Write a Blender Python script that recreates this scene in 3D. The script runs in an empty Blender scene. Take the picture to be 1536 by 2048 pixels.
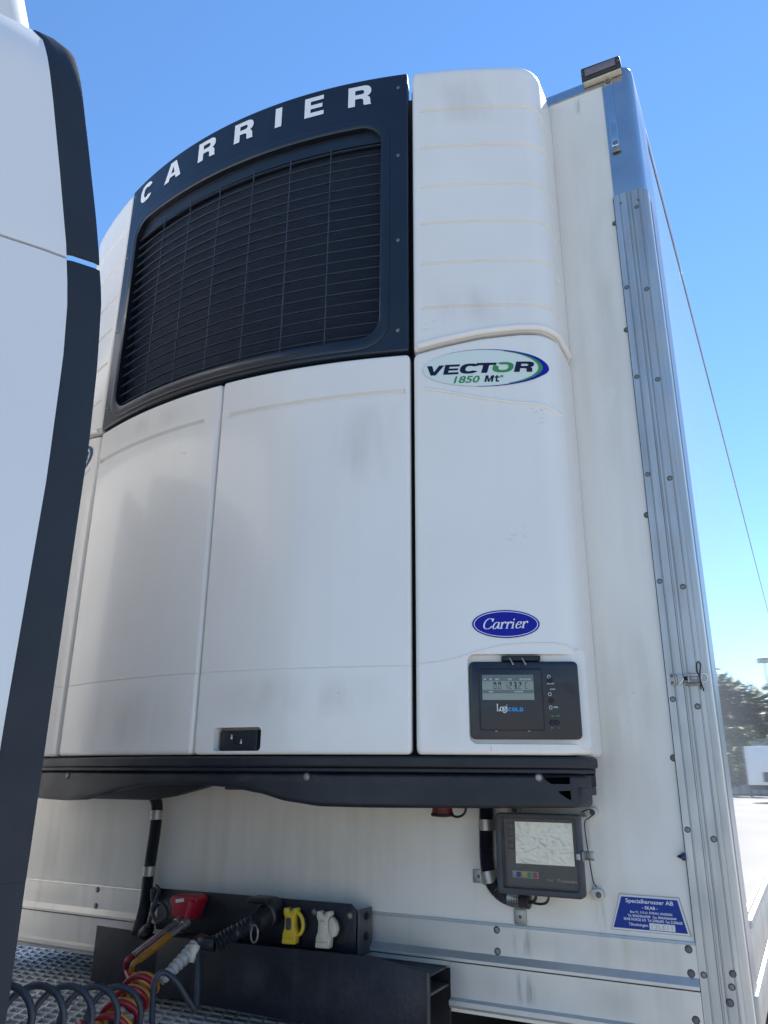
import bpy, bmesh, math, random
from mathutils import Vector, Matrix
random.seed(7)
R = math.radians
S = bpy.context.scene
COL = S.collection

# ------------------------------------------------------------------ camera
FPX = 1535.95
CAM = Vector((1.49964, -2.15182, 1.68769))
YAW, PITCH, ROLL = -0.485716, 0.329185, 0.006978
fw = Vector((math.sin(YAW)*math.cos(PITCH), math.cos(YAW)*math.cos(PITCH), math.sin(PITCH)))
r0 = Vector((math.cos(YAW), -math.sin(YAW), 0)); u0 = r0.cross(fw)
rt = r0*math.cos(ROLL) + u0*math.sin(ROLL); up = -r0*math.sin(ROLL) + u0*math.cos(ROLL)
cd = bpy.data.cameras.new('camera'); cam = bpy.data.objects.new('camera', cd); COL.objects.link(cam)
cam.matrix_world = Matrix(((rt.x, up.x, -fw.x, CAM.x), (rt.y, up.y, -fw.y, CAM.y), (rt.z, up.z, -fw.z, CAM.z), (0, 0, 0, 1)))
cd.sensor_fit = 'VERTICAL'; cd.sensor_height = 36; cd.lens = FPX/2048*36
cd.clip_start = .02; cd.clip_end = 3000
S.camera = cam

# ------------------------------------------------------------------ sky, sun, exposure
SUN_AZ, SUN_EL = R(8), R(53)
w = bpy.data.worlds.new('World'); S.world = w; w.use_nodes = True
nt = w.node_tree
sky = nt.nodes.new('ShaderNodeTexSky'); sky.sky_type = 'NISHITA'; sky.sun_disc = False
sky.sun_elevation = SUN_EL; sky.sun_rotation = SUN_AZ; sky.altitude = 0
sky.air_density = 1.0; sky.dust_density = 0.0; sky.ozone_density = 4.0
hs_ = nt.nodes.new('ShaderNodeHueSaturation'); hs_.inputs['Saturation'].default_value = 1.12
nt.links.new(sky.outputs[0], hs_.inputs['Color']); nt.links.new(hs_.outputs[0], nt.nodes['Background'].inputs[0]); nt.nodes['Background'].inputs[1].default_value = 0.115
sd = bpy.data.lights.new('sun', 'SUN'); sd.energy = 5.0; sd.angle = R(.5); sd.color = (1, .95, .87)
sun = bpy.data.objects.new('sun', sd); COL.objects.link(sun)
sdir = Vector((math.sin(SUN_AZ)*math.cos(SUN_EL), math.cos(SUN_AZ)*math.cos(SUN_EL), math.sin(SUN_EL)))
sun.rotation_euler = sdir.to_track_quat('Z', 'Y').to_euler(); sun.location = sdir*30
S.view_settings.view_transform = 'Standard'; S.view_settings.look = 'None'
S.view_settings.gamma = 1; S.view_settings.use_curve_mapping = False
S.view_settings.exposure = 1.0

# ------------------------------------------------------------------ helpers
def at(px, py, Y=0.0):
    """world point on the plane y=Y (measured from the photograph)"""
    d = fw + rt*((px-768)/FPX) - up*((py-1024)/FPX)
    return CAM + d*((Y-CAM.y)/d.y)

INV = {}
def link(o, parent=None):
    COL.objects.link(o)
    if parent is not None:
        o.parent = parent
        o.matrix_parent_inverse = INV.get(parent.name, Matrix.Identity(4))
    return o
def tag(o, label, cat=None, group=None, kind=None):
    if label: o['label'] = label
    if cat: o['category'] = cat
    if group: o['group'] = group
    if kind: o['kind'] = kind
    return o
def thing(name, label, cat, loc=(0, 0, 0), group=None, local=False, rotz=0):
    o = bpy.data.objects.new(name, None); o.location = loc; o.rotation_euler = (0, 0, rotz); COL.objects.link(o)
    o.empty_display_size = .1
    if not local: INV[o.name] = (Matrix.Translation(loc) @ Matrix.Rotation(rotz, 4, 'Z')).inverted()
    return tag(o, label, cat, group)
def mk(name, V, Fc, m, parent=None, smooth=None):
    me = bpy.data.meshes.new(name); me.from_pydata([tuple(v) for v in V], [], Fc); me.update()
    bm = bmesh.new(); bm.from_mesh(me); bmesh.ops.recalc_face_normals(bm, faces=bm.faces) if smooth != 'flat2d' else None
    bm.to_mesh(me); bm.free()
    if smooth and smooth != 'flat2d':
        for p in me.polygons: p.use_smooth = True
        me.set_sharp_from_angle(angle=R(smooth if isinstance(smooth, (int, float)) and smooth > 1 else 35))
    me.materials.append(m)
    return link(bpy.data.objects.new(name, me), parent)
def rbox(x0, x1, y0, y1, z0, z1, b=.003, seg=2):
    bm = bmesh.new(); bmesh.ops.create_cube(bm, size=1)
    for v in bm.verts:
        v.co = Vector(((x0+x1)/2+v.co.x*(x1-x0), (y0+y1)/2+v.co.y*(y1-y0), (z0+z1)/2+v.co.z*(z1-z0)))
    if b: bmesh.ops.bevel(bm, geom=bm.edges[:], offset=b, segments=seg, profile=.5, affect='EDGES')
    V = [v.co.copy() for v in bm.verts]; bm.verts.index_update(); Fc = [[v.index for v in f.verts] for f in bm.faces]; bm.free()
    return V, Fc
def box(name, a, m, parent=None, b=.003, seg=2):
    V, Fc = rbox(*a, b=b, seg=seg); return mk(name, V, Fc, m, parent, smooth=35)
def join(*vf):
    V, Fc = [], []
    for v, f in vf:
        n = len(V); V += list(v); Fc += [[i+n for i in q] for q in f]
    return V, Fc
def frame_of(t):
    a = Vector((0, 0, 1)) if abs(t.z) < .9 else Vector((1, 0, 0))
    n = t.cross(a).normalized(); return n, t.cross(n).normalized()
def tubevf(P, r, n=10, cap=True):
    P = [Vector(p) for p in P]; rs = r if isinstance(r, (list, tuple)) else [r]*len(P)
    V, Fc = [], []; prev = None
    for i, p in enumerate(P):
        t = (P[min(i+1, len(P)-1)]-P[max(i-1, 0)]).normalized()
        if prev is None: nn, bb = frame_of(t)
        else:
            nn = (prev - t*prev.dot(t)).normalized(); bb = t.cross(nn)
        prev = nn
        for k in range(n):
            a = 2*math.pi*k/n; V.append(p + (nn*math.cos(a)+bb*math.sin(a))*rs[i])
    for i in range(len(P)-1):
        for k in range(n):
            Fc.append([i*n+k, i*n+(k+1) % n, (i+1)*n+(k+1) % n, (i+1)*n+k])
    if cap: Fc += [list(range(n))[::-1], list(range((len(P)-1)*n, len(P)*n))]
    return V, Fc
def tube(name, P, r, m, parent=None, n=10):
    V, Fc = tubevf(P, r, n); return mk(name, V, Fc, m, parent, smooth=50)
def spline(P, k=8):
    P = [Vector(p) for p in P]; out = []
    for i in range(len(P)-1):
        a, b, c, d = P[max(i-1, 0)], P[i], P[i+1], P[min(i+2, len(P)-1)]
        for j in range(k):
            t = j/k
            out.append(.5*((2*b)+(c-a)*t+(2*a-5*b+4*c-d)*t*t+(3*b-a-3*c+d)*t**3))
    out.append(P[-1]); return out
def lathe(o, ax, prof, n=20):
    """profile (radius, distance along ax) spun about the axis ax through o"""
    o = Vector(o); ax = Vector(ax).normalized(); a, b = frame_of(ax); V, Fc = [], []
    for r_, h in prof:
        for k in range(n):
            t = 2*math.pi*k/n; V.append(o+ax*h+(a*math.cos(t)+b*math.sin(t))*max(r_, 1e-5))
    for i in range(len(prof)-1):
        for k in range(n):
            Fc.append([i*n+k, i*n+(k+1) % n, (i+1)*n+(k+1) % n, (i+1)*n+k])
    Fc += [list(range(n))[::-1], list(range((len(prof)-1)*n, len(prof)*n))]
    return V, Fc
def prism(outline, y0, y1, f=None):
    """outline in (x,z), extruded from y0 to y1"""
    n = len(outline); V = [Vector((x, y0, z)) for x, z in outline]+[Vector((x, y1, z)) for x, z in outline]
    Fc = [list(range(n)), list(range(n, 2*n))[::-1]]+[[i, i+n, (i+1) % n+n, (i+1) % n] for i in range(n)]
    return V, Fc
def bev(V, Fc, off, seg=2, ang=25):
    bm = bmesh.new(); vs = [bm.verts.new(v) for v in V]
    for f in Fc: bm.faces.new([vs[i] for i in f])
    bmesh.ops.recalc_face_normals(bm, faces=bm.faces)
    es = [e for e in bm.edges if len(e.link_faces) == 2 and e.calc_face_angle(0) > R(ang)]
    bmesh.ops.bevel(bm, geom=es, offset=off, segments=seg, profile=.5, affect='EDGES')
    bm.verts.index_update(); V2 = [v.co.copy() for v in bm.verts]; F2 = [[v.index for v in f.verts] for f in bm.faces]; bm.free()
    return V2, F2
def rrect(x0, x1, z0, z1, r, n=8):
    out = []
    for cx, cz, a0 in ((x1-r, z0+r, -90), (x1-r, z1-r, 0), (x0+r, z1-r, 90), (x0+r, z0+r, 180)):
        for k in range(n+1):
            a = R(a0+90*k/n); out.append((cx+r*math.cos(a), cz+r*math.sin(a)))
    return out
def gridsolid(G, off):
    """closed solid from a 2D array of front points; off = vector (or function of i,j) to the back"""
    ni, nj = len(G), len(G[0]); V = []; Fc = []
    for i in range(ni):
        for j in range(nj): V.append(G[i][j])
    for i in range(ni):
        for j in range(nj): V.append(G[i][j] + (off(i, j) if callable(off) else off))
    N = ni*nj; ix = lambda i, j: i*nj+j
    for i in range(ni-1):
        for j in range(nj-1):
            q = [ix(i, j), ix(i+1, j), ix(i+1, j+1), ix(i, j+1)]
            Fc.append(q); Fc.append([k+N for k in q][::-1])
    for i in range(ni-1):
        Fc.append([ix(i, 0), ix(i, 0)+N, ix(i+1, 0)+N, ix(i+1, 0)])
        Fc.append([ix(i, nj-1), ix(i+1, nj-1), ix(i+1, nj-1)+N, ix(i, nj-1)+N])
    for j in range(nj-1):
        Fc.append([ix(0, j), ix(0, j+1), ix(0, j+1)+N, ix(0, j)+N])
        Fc.append([ix(ni-1, j), ix(ni-1, j)+N, ix(ni-1, j+1)+N, ix(ni-1, j+1)])
    return V, Fc
def cut(o, VF):
    me = bpy.data.meshes.new('cutter'); me.from_pydata([tuple(v) for v in VF[0]], [], VF[1])
    bm = bmesh.new(); bm.from_mesh(me); bmesh.ops.recalc_face_normals(bm, faces=bm.faces); bm.to_mesh(me); bm.free()
    c = bpy.data.objects.new('cutter', me); COL.objects.link(c)
    m = o.modifiers.new('b', 'BOOLEAN'); m.object = c; m.operation = 'DIFFERENCE'; m.solver = 'EXACT'
    dg = bpy.context.evaluated_depsgraph_get(); dg.update()
    new = bpy.data.meshes.new_from_object(o.evaluated_get(dg)); o.modifiers.clear()
    for p in new.polygons: p.use_smooth = True
    new.set_sharp_from_angle(angle=R(30))
    o.data = new; bpy.data.objects.remove(c); bpy.data.meshes.remove(me)

# ------------------------------------------------------------------ materials
def mat(name, col, rough=.5, metal=0., coat=0., coat_rough=.05, var=.0, var_col=None, scale=6., stretch=(1, 1, 1),
        bump=0., bscale=40., bstretch=(1, 1, 1), spec=.5, rvar=0., trans=0., ior=1.5, streak=0., streak_col=(.30, .25, .18)):
    m = bpy.data.materials.new(name); m.use_nodes = True; n = m.node_tree.nodes; L = m.node_tree.links
    b = n['Principled BSDF']; c4 = (*col, 1)
    b.inputs['Base Color'].default_value = c4; b.inputs['Roughness'].default_value = rough
    b.inputs['Metallic'].default_value = metal; b.inputs['Coat Weight'].default_value = coat
    b.inputs['Coat Roughness'].default_value = coat_rough; b.inputs['Specular IOR Level'].default_value = spec
    b.inputs['Transmission Weight'].default_value = trans; b.inputs['IOR'].default_value = ior
    tc = n.new('ShaderNodeTexCoord')
    def noise(sc, st, det=5.):
        mp = n.new('ShaderNodeMapping'); mp.inputs['Scale'].default_value = st; L.new(tc.outputs['Object'], mp.inputs[0])
        t = n.new('ShaderNodeTexNoise'); t.inputs['Scale'].default_value = sc; t.inputs['Detail'].default_value = det
        L.new(mp.outputs[0], t.inputs[0]); return t
    src = None
    if var:
        t = noise(scale, stretch); rp = n.new('ShaderNodeValToRGB')
        rp.color_ramp.elements[0].position = .35; rp.color_ramp.elements[1].position = .7
        v2 = var_col or tuple(x*(1-var) for x in col)
        rp.color_ramp.elements[0].color = c4; rp.color_ramp.elements[1].color = (*[a*(1-var)+bb*var for a, bb in zip(col, v2)], 1) if var_col else (*v2, 1)
        L.new(t.outputs[0], rp.inputs[0]); src = rp.outputs[0]
    if streak:
        t = noise(16., (1.6, 1.6, .05), 6.); t2 = noise(2.1, (1, 1, .7), 3.)
        mlt = n.new('ShaderNodeMath'); mlt.operation = 'MULTIPLY'; L.new(t.outputs[0], mlt.inputs[0]); L.new(t2.outputs[0], mlt.inputs[1])
        rg = n.new('ShaderNodeMapRange'); rg.inputs[1].default_value = .24; rg.inputs[2].default_value = .48; rg.inputs[3].default_value = 0; rg.inputs[4].default_value = streak
        L.new(mlt.outputs[0], rg.inputs[0])
        mx = n.new('ShaderNodeMix'); mx.data_type = 'RGBA'; L.new(rg.outputs[0], mx.inputs[0])
        if src: L.new(src, mx.inputs[6])
        else: mx.inputs[6].default_value = c4
        mx.inputs[7].default_value = (*streak_col, 1); src = mx.outputs[2]
    if src: L.new(src, b.inputs['Base Color'])
    if rvar:
        t = noise(9., (1, 1, 1), 6.); rg = n.new('ShaderNodeMapRange'); rg.inputs[1].default_value = .3; rg.inputs[2].default_value = .75
        rg.inputs[3].default_value = rough; rg.inputs[4].default_value = min(1, rough+rvar); L.new(t.outputs[0], rg.inputs[0]); L.new(rg.outputs[0], b.inputs['Roughness'])
    if bump:
        t = noise(bscale, bstretch, 4.); bp = n.new('ShaderNodeBump'); bp.inputs['Strength'].default_value = bump; bp.inputs['Distance'].default_value = .01
        L.new(t.outputs[0], bp.inputs['Height']); L.new(bp.outputs[0], b.inputs['Normal'])
        if coat: L.new(bp.outputs[0], b.inputs['Coat Normal'])
    return m

M = {}
M['gel'] = mat('white gelcoat', (.83, .80, .75), .34, coat=.35, coat_rough=.10, var=.05, scale=3, bump=.05, bscale=4, rvar=.12, streak=.05)
M['door'] = mat('white door gelcoat', (.82, .79, .74), .30, coat=.5, coat_rough=.10, var=.04, scale=3, bump=.07, bscale=3, rvar=.08, streak=.04)
M['wall'] = mat('cream coated wall sheet', (.80, .765, .695), .30, coat=.15, coat_rough=.15, var=.12, var_col=(.64, .60, .52), scale=1.7, stretch=(1, 1, .8), bump=.02, bscale=8, rvar=.15, streak=.16)
M['side'] = mat('glossy white side sheet', (.72, .73, .74), .035, coat=.55, coat_rough=.02, bump=.006, bscale=3, bstretch=(1, 1.2, .3))
M['black'] = mat('black moulded plastic', (.009, .012, .020), .40, var=.35, scale=5, bump=.12, bscale=260, rvar=.2, streak=.12, streak_col=(.06, .06, .06))
M['blackgloss'] = mat('black panel plastic', (.008, .012, .022), .30, coat=.2, var=.25, scale=4, rvar=.15)
M['rubber'] = mat('dark edge rubber', (.015, .020, .030), .48, var=.3, scale=3, bump=.1, bscale=200, rvar=.15)
M['coil'] = mat('condenser fins', (.018, .032, .060), .5, metal=.2, bump=.8, bscale=90, bstretch=(1, 1, 14))
M['alu'] = mat('weathered aluminium', (.57, .57, .56), .42, metal=.92, var=.22, scale=7, stretch=(6, 6, .4), bump=.05, bscale=120, bstretch=(8, 8, .2), rvar=.18, streak=.25, streak_col=(.22, .20, .17))
M['alurail'] = mat('aluminium base rail', (.72, .71, .68), .42, metal=.72, var=.16, scale=4, stretch=(.5, 1, 1), rvar=.15, streak=.35)
M['steel'] = mat('stainless sheet', (.60, .61, .62), .24, metal=1., var=.12, scale=4, bump=.03, bscale=6, rvar=.12)
M['chrome'] = mat('chromed steel', (.72, .72, .72), .10, metal=1., bump=.06, bscale=14)
M['bolt'] = mat('dull zinc bolt', (.33, .32, .31), .45, metal=.9, var=.4, scale=90)
M['zinc'] = mat('zinc bracket', (.42, .41, .39), .42, metal=.8, var=.25, scale=40)
M['dirtybolt'] = mat('grimy bolt', (.22, .21, .195), .6, metal=.5, var=.4, scale=90)
M['grime'] = mat('grime ring', (.10, .09, .08), .7, var=.4, scale=80)
M['letter'] = mat('white vinyl lettering', (.78, .78, .78), .4)
M['navy'] = mat('navy vinyl', (.005, .011, .040), .5, spec=.25)
M['green'] = mat('green vinyl', (.05, .25, .09), .5, spec=.25)
M['oval'] = mat('pale green vinyl', (.68, .76, .70), .35)
M['ovalline'] = mat('grey vinyl line', (.50, .54, .55), .35)
M['blue'] = mat('royal blue vinyl', (.003, .008, .30), .5, spec=.25)
M['plateblue'] = mat('blue enamelled plate', (.003, .035, .27), .45, spec=.3, var=.12, scale=30)
M['platewhite'] = mat('white plate border', (.72, .71, .69), .35)
M['etch'] = mat('stamped grey digits', (.42, .40, .37), .6)
M['lcd'] = mat('liquid crystal panel', (.24, .27, .22), .25, coat=.4, var=.1, scale=20)
M['lcddark'] = mat('lcd printed band', (.13, .15, .145), .35)
M['digit'] = mat('lcd digits', (.045, .055, .045), .4)
M['cyan'] = mat('cyan print', (.01, .30, .75), .4)
M['print'] = mat('white print', (.65, .66, .66), .5)
M['greenprint'] = mat('green print', (.03, .30, .12), .5)
M['redprint'] = mat('red print', (.45, .05, .05), .5)
M['button'] = mat('rubber key', (.008, .010, .016), .6)
M['recbody'] = mat('aged cream plastic box', (.60, .585, .53), .45, var=.2, scale=9, streak=.3)
M['recframe'] = mat('dark grey lid frame', (.055, .057, .065), .42, var=.25, scale=12, rvar=.2)
M['recface'] = mat('grey fascia', (.10, .10, .105), .5, var=.15, scale=9)
M['pane'] = mat('clear lid pane', (.92, .92, .92), .04, trans=1., ior=1.25)
M['foil'] = mat('crumpled silver foil', (.90, .86, .75), .33, metal=.5, bump=.25, bscale=60, var=.1, scale=30)
M['hose'] = mat('black corrugated conduit', (.012, .015, .022), .42, var=.3, scale=20)
M['cable'] = mat('grey blue rubber cable', (.035, .045, .06), .45, var=.25, scale=18)
M['redhose'] = mat('red air hose', (.33, .012, .025), .38, coat=.2, var=.3, scale=30)
M['yelhose'] = mat('yellow air hose', (.52, .22, .018), .38, coat=.2, var=.25, scale=30)
M['red'] = mat('red coupling paint', (.40, .012, .03), .38, var=.25, scale=30)
M['maroon'] = mat('dark red plastic', (.16, .012, .018), .5, var=.2, scale=30)
M['yellow'] = mat('yellow coupling paint', (.66, .46, .035), .42, var=.2, scale=40)
M['cream'] = mat('cream coupling paint', (.60, .55, .43), .45, var=.2, scale=40)
M['sleeve'] = mat('grey spiral sleeve', (.46, .46, .45), .5, var=.3, scale=40)
M['beam'] = mat('black painted steel', (.009, .013, .024), .38, var=.4, scale=5, bump=.15, bscale=60, rvar=.25, streak=.25, streak_col=(.07, .06, .055))
M['beamedge'] = mat('worn steel flange', (.10, .10, .105), .45, metal=.3, var=.4, scale=12)
M['chassis'] = mat('chassis paint', (.016, .016, .018), .55, var=.4, scale=6, bump=.1, bscale=40)
M['deck'] = mat('expanded steel deck', (.80, .80, .80), .42, metal=.3, var=.35, scale=9, rvar=.2)
M['deckplate'] = mat('grey deck plate', (.58, .585, .595), .5, var=.3, scale=9)
M['cab'] = mat('white cab paint', (.77, .76, .745), .28, coat=.6, coat_rough=.04, var=.03, scale=2)
M['cabcream'] = mat('cream roof spoiler', (.74, .72, .67), .3, coat=.5)
M['glass'] = mat('dark glazing', (.012, .014, .016), .04, coat=1., coat_rough=.02)
M['tyre'] = mat('tyre rubber', (.018, .018, .018), .75, bump=.3, bscale=50)
M['lampred'] = mat('red lamp lens', (.5, .03, .025), .25, coat=.5)
M['lens'] = mat('clear lamp lens', (.20, .165, .17), .25, coat=.4, var=.4, var_col=(.12, .08, .07), scale=60)
M['lampbody'] = mat('dark brown lamp body', (.05, .035, .032), .45, var=.3, scale=30)
M['ground'] = mat('pale worn asphalt', (.35, .33, .30), .9, var=.22, scale=.35, stretch=(1, .35, 1), bump=.4, bscale=70)
M['bark'] = mat('bark', (.10, .075, .05), .9, bump=.5, bscale=20)
M['leaf'] = mat('leaves', (.055, .095, .032), .6, var=.55, var_col=(.03, .06, .022), scale=.5)
M['leaf2'] = mat('light leaves', (.10, .16, .035), .6, var=.4, scale=.8)
M['farwhite'] = mat('far white paint', (.72, .74, .76), .4, var=.06, scale=1)
M['slat'] = mat('grey blue louvre plastic', (.050, .070, .108), .45, var=.3, scale=25, rvar=.2)  # paler than the fins, so the louvres show as pale lines
M['void'] = mat('matt black slot shade', (.002, .002, .003), .9, spec=.1)
M['postband'] = mat('blue grey post band', (.30, .335, .40), .38, metal=.85, var=.15, scale=5, stretch=(1, 1, .3))
M['wire'] = mat('tarred seal wire', (.045, .04, .036), .5, metal=.6, var=.3, scale=60)
M['bluecap'] = mat('dark blue cap', (.02, .035, .11), .4)

# ------------------------------------------------------------------ lettering
def fill(polys):
    cu = bpy.data.curves.new('g', 'CURVE'); cu.dimensions = '2D'; cu.fill_mode = 'BOTH'
    for P in polys:
        sp = cu.splines.new('POLY'); sp.points.add(len(P)-1); sp.use_cyclic_u = True
        for q, p in zip(sp.points, P): q.co = (p[0], p[1], 0, 1)
    return curve2d(cu)
def curve2d(cu):
    o = bpy.data.objects.new('tmp', cu); COL.objects.link(o)
    dg = bpy.context.evaluated_depsgraph_get(); dg.update()
    me = bpy.data.meshes.new_from_object(o.evaluated_get(dg))
    V = [(v.co.x, v.co.y) for v in me.vertices]; Fc = []
    for p in me.polygons:
        q = list(p.vertices)
        if p.normal.z < 0: q = q[::-1]
        Fc.append(q)
    bpy.data.objects.remove(o); bpy.data.curves.remove(cu); bpy.data.meshes.remove(me)
    return V, Fc
def text2d(s, bold=.0, spacing=1.):
    cu = bpy.data.curves.new('t', 'FONT'); cu.body = s; cu.size = 1; cu.offset = bold; cu.resolution_u = 4; cu.space_character = spacing
    return curve2d(cu)
def arc(cx, cy, rx, ry, a0, a1, n=14, p=1.):
    out = []
    for k in range(n+1):
        a = R(a0+(a1-a0)*k/n); c, s = math.cos(a), math.sin(a)
        out.append((cx+rx*math.copysign(abs(c)**p, c), cy+ry*math.copysign(abs(s)**p, s)))
    return out
GL = {
 'I': [[(0, 0), (1, 0), (1, 1), (0, 1)]],
 'E': [[(0, 0), (1, 0), (1, .21), (.31, .21), (.31, .40), (.92, .40), (.92, .60), (.31, .60), (.31, .79), (.98, .79), (.98, 1), (0, 1)]],
 'T': [[(.35, 0), (.65, 0), (.65, .77), (1, .77), (1, 1), (0, 1), (0, .77), (.35, .77)]],
 'V': [[(.36, 0), (.64, 0), (1, 1), (.70, 1), (.5, .33), (.30, 1), (0, 1)]],
 'A': [[(0, 0), (.29, 0), (.345, .19), (.655, .19), (.71, 0), (1, 0), (.67, 1), (.33, 1)], [(.40, .38), (.60, .38), (.5, .74)]],
 'R': [[(0, 0), (.30, 0), (.30, .36), (.52, .36), (.63, .32), (.66, .22), (.66, .10), (.69, 0), (1, 0), (.96, .08), (.955, .24), (.93, .36), (.83, .45), (.93, .52), (.985, .62), (.99, .74), (.96, .86), (.88, .95), (.74, 1), (0, 1)],
       [(.30, .57), (.60, .57), (.67, .61), (.69, .68), (.67, .75), (.60, .79), (.30, .79)]],
 'C': [arc(.5, .5, .5, .5, 28, 332, 26, .8)+arc(.5, .5, .21, .27, 318, 42, 20, .8)],
 'O': [arc(.5, .5, .5, .5, 0, 350, 30, .8), arc(.5, .5, .21, .27, 0, 350, 24, .8)],
 'M': [[(0, 0), (.24, 0), (.24, .60), (.42, 0), (.58, 0), (.76, .60), (.76, 0), (1, 0), (1, 1), (.70, 1), (.5, .36), (.30, 1), (0, 1)]],
 't': [[(.35, .12), (.5, 0), (.95, 0), (.95, .2), (.66, .2), (.62, .26), (.62, .62), (.95, .62), (.95, .8), (.62, .8), (.62, 1), (.35, 1), (.35, .8), (.1, .8), (.1, .62), (.35, .62)]],
 'L': [[(0, 0), (1, 0), (1, .22), (.32, .22), (.32, 1), (0, 1)]],
 'D': [[(0, 0)]+arc(.5, .5, .5, .5, -90, 90, 16, .8)+[(0, 1)], [(.30, .22)]+arc(.48, .5, .22, .28, -90, 90, 12, .8)+[(.30, .78)]],
}
def fit2d(VF, x0, x1, z0, z1, shear=0.):
    V, Fc = VF
    V = [(x+shear*y, y) for x, y in V]
    ax, bx = min(v[0] for v in V), max(v[0] for v in V); az, bz = min(v[1] for v in V), max(v[1] for v in V)
    return [(x0+(x-ax)/(bx-ax)*(x1-x0), z0+(z-az)/(bz-az)*(z1-z0)) for x, z in V], Fc
def decal(name, VF, m, parent, f):
    return mk(name, [f(x, z) for x, z in VF[0]], VF[1], m, parent, smooth='flat2d')
def pen(strokes, wmax, wmin):
    """broad-nib strokes; every stroke becomes one ribbon"""
    out = []
    for st in strokes:
        P = spline([(x, y, 0) for x, y in st], 6); V = []; Fc = []
        for i, p in enumerate(P):
            t = (P[min(i+1, len(P)-1)]-P[max(i-1, 0)]).normalized(); wd = wmin+(wmax-wmin)*abs(t.y)**1.3
            nn = Vector((-t.y, t.x, 0)); V += [tuple((p+nn*wd/2)[:2]), tuple((p-nn*wd/2)[:2])]
        for i in range(len(P)-1): Fc.append([2*i+1, 2*i+3, 2*i+2, 2*i])
        out.append((V, Fc))
    return out
PEN = {
 'C': (.86, [[(.80, .76), (.66, .95), (.40, .97), (.16, .76), (.06, .42), (.16, .12), (.42, .01), (.66, .08), (.82, .26)], [(.815, .99), (.80, .70)]]),
 'a': (.72, [[(.56, .50), (.42, .62), (.20, .52), (.09, .25), (.15, .04), (.32, .02), (.48, .2), (.57, .46)], [(.585, .62), (.57, .2), (.60, .03), (.74, .08)]]),
 'r': (.52, [[(.14, .61), (.14, .01)], [(.15, .34), (.25, .54), (.38, .63), (.47, .58)], [(.46, .62), (.46, .47)], [(.01, .57), (.15, .60)], [(.01, .01), (.28, .01)]]),
 'i': (.36, [[(.14, .61), (.14, .01)], [(.01, .57), (.15, .60)], [(.01, .01), (.29, .01)], [(.14, .90), (.14, .77)]]),
 'e': (.60, [[(.10, .30), (.34, .34), (.50, .46), (.42, .61), (.24, .57), (.10, .32), (.12, .08), (.28, .0), (.46, .08), (.55, .18)]]),
 'L': (.66, [[(.16, 1), (.16, .01)], [(.0, .985), (.36, .985)], [(.0, .02), (.40, .02), (.58, .03)], [(.58, .30), (.59, .02)]]),
 'o': (.60, [[(.30, .62), (.10, .50), (.06, .30), (.12, .08), (.30, .0), (.48, .08), (.54, .30), (.50, .50), (.30, .62)]]),
 'g': (.60, [[(.28, .62), (.10, .54), (.10, .32), (.28, .24), (.46, .32), (.46, .54), (.28, .62)], [(.20, .25), (.12, .12), (.30, .06), (.50, .0), (.48, -.18), (.26, -.24), (.06, -.16), (.14, .0)], [(.44, .56), (.58, .63)]]),
}
def penword(s, wmax, wmin):
    x = 0; out = []
    for ch in s:
        adv, st = PEN[ch]
        out += pen([[(a+x, b) for a, b in q] for q in st], wmax, wmin); x += adv
    return out

# ================================================================== SETTING
gx = 400
gnd = mk('ground', [(-gx, -gx, 0), (gx, -gx, 0), (gx, gx, 0), (-gx, gx, 0)], [[0, 1, 2, 3]], M['ground']); tag(gnd, 'pale worn asphalt yard in bright sun', 'ground', kind='structure')

# ================================================================== SEMI-TRAILER
T = thing('semi_trailer', 'tall white refrigerated box trailer with aluminium corner posts and mirror-glossy side', 'trailer', (0, 0, 0))
HX = 1.30; ZT = 4.0; ZB = 1.11; LEN = 13.4
fwall = box('front_wall', (-1.262, 1.262, 0, .07, 1.10, 3.975), M['wall'], T, b=0)
sr = box('side_wall', (1.232, HX, .0705, LEN, 1.12, 3.985), M['side'], T, b=0)
sl = box('side_wall', (-HX, -1.232, .0705, LEN, 1.12, 3.985), M['side'], T, b=0)
box('roof', (-1.2315, 1.2315, .072, LEN-.072, 3.93, 3.99), M['farwhite'], T, b=0)
box('floor', (-1.2315, 1.2315, .072, LEN-.072, 1.125, 1.22), M['chassis'], T, b=0)
for x0, x1 in ((-1.2315, -.004), (.004, 1.2315)):
    d = box('rear_door', (x0, x1, LEN-.07, LEN-.002, 1.2205, 3.928), M['farwhite'], T, b=.004)
    xm = (x0+x1)/2+(.3 if x0 < 0 else -.3)
    tube('locking_bar', [(xm, LEN+.02, 1.25), (xm, LEN+.02, 3.9)], .014, M['zinc'], d, 8)
# top front rail and polished corner caps
def corner_cap(sx):
    pts = []                                   # plan profile of the corner: front leg, rounded corner, side leg
    a = 1.206
    out = [(a, -.003), (1.272, -.003)] + [(1.272+.034*math.sin(R(t)), .031-.034*math.cos(R(t))) for t in range(10, 91, 10)] + [(1.306, .27)]
    inn = [(1.300, .27), (1.300, .031)] + [(1.272+.028*math.sin(R(t)), .031-.028*math.cos(R(t))) for t in range(80, -1, -16)] + [(a, .0025)]
    P = out+inn
    G = []
    for z in (3.20, 3.6, 3.955, 3.985, 4.0, 4.006):
        k = {4.0: .004, 4.006: .012}.get(z, 0)
        G.append([(x-k if x > 1.25 else x, y+k if y < .1 else y, z) for x, y in P])
    n = len(P); V = [Vector((sx*x, y, z)) for row in G for x, y, z in row]
    Fc = [[i*n+k, i*n+(k+1) % n, (i+1)*n+(k+1) % n, (i+1)*n+k] for i in range(len(G)-1) for k in range(n)] + [list(range(n)), list(range((len(G)-1)*n, len(G)*n))]
    return mk('corner_cap', V, Fc, M['steel'], T, smooth=40)
cc = corner_cap(1); corner_cap(-1)
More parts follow.
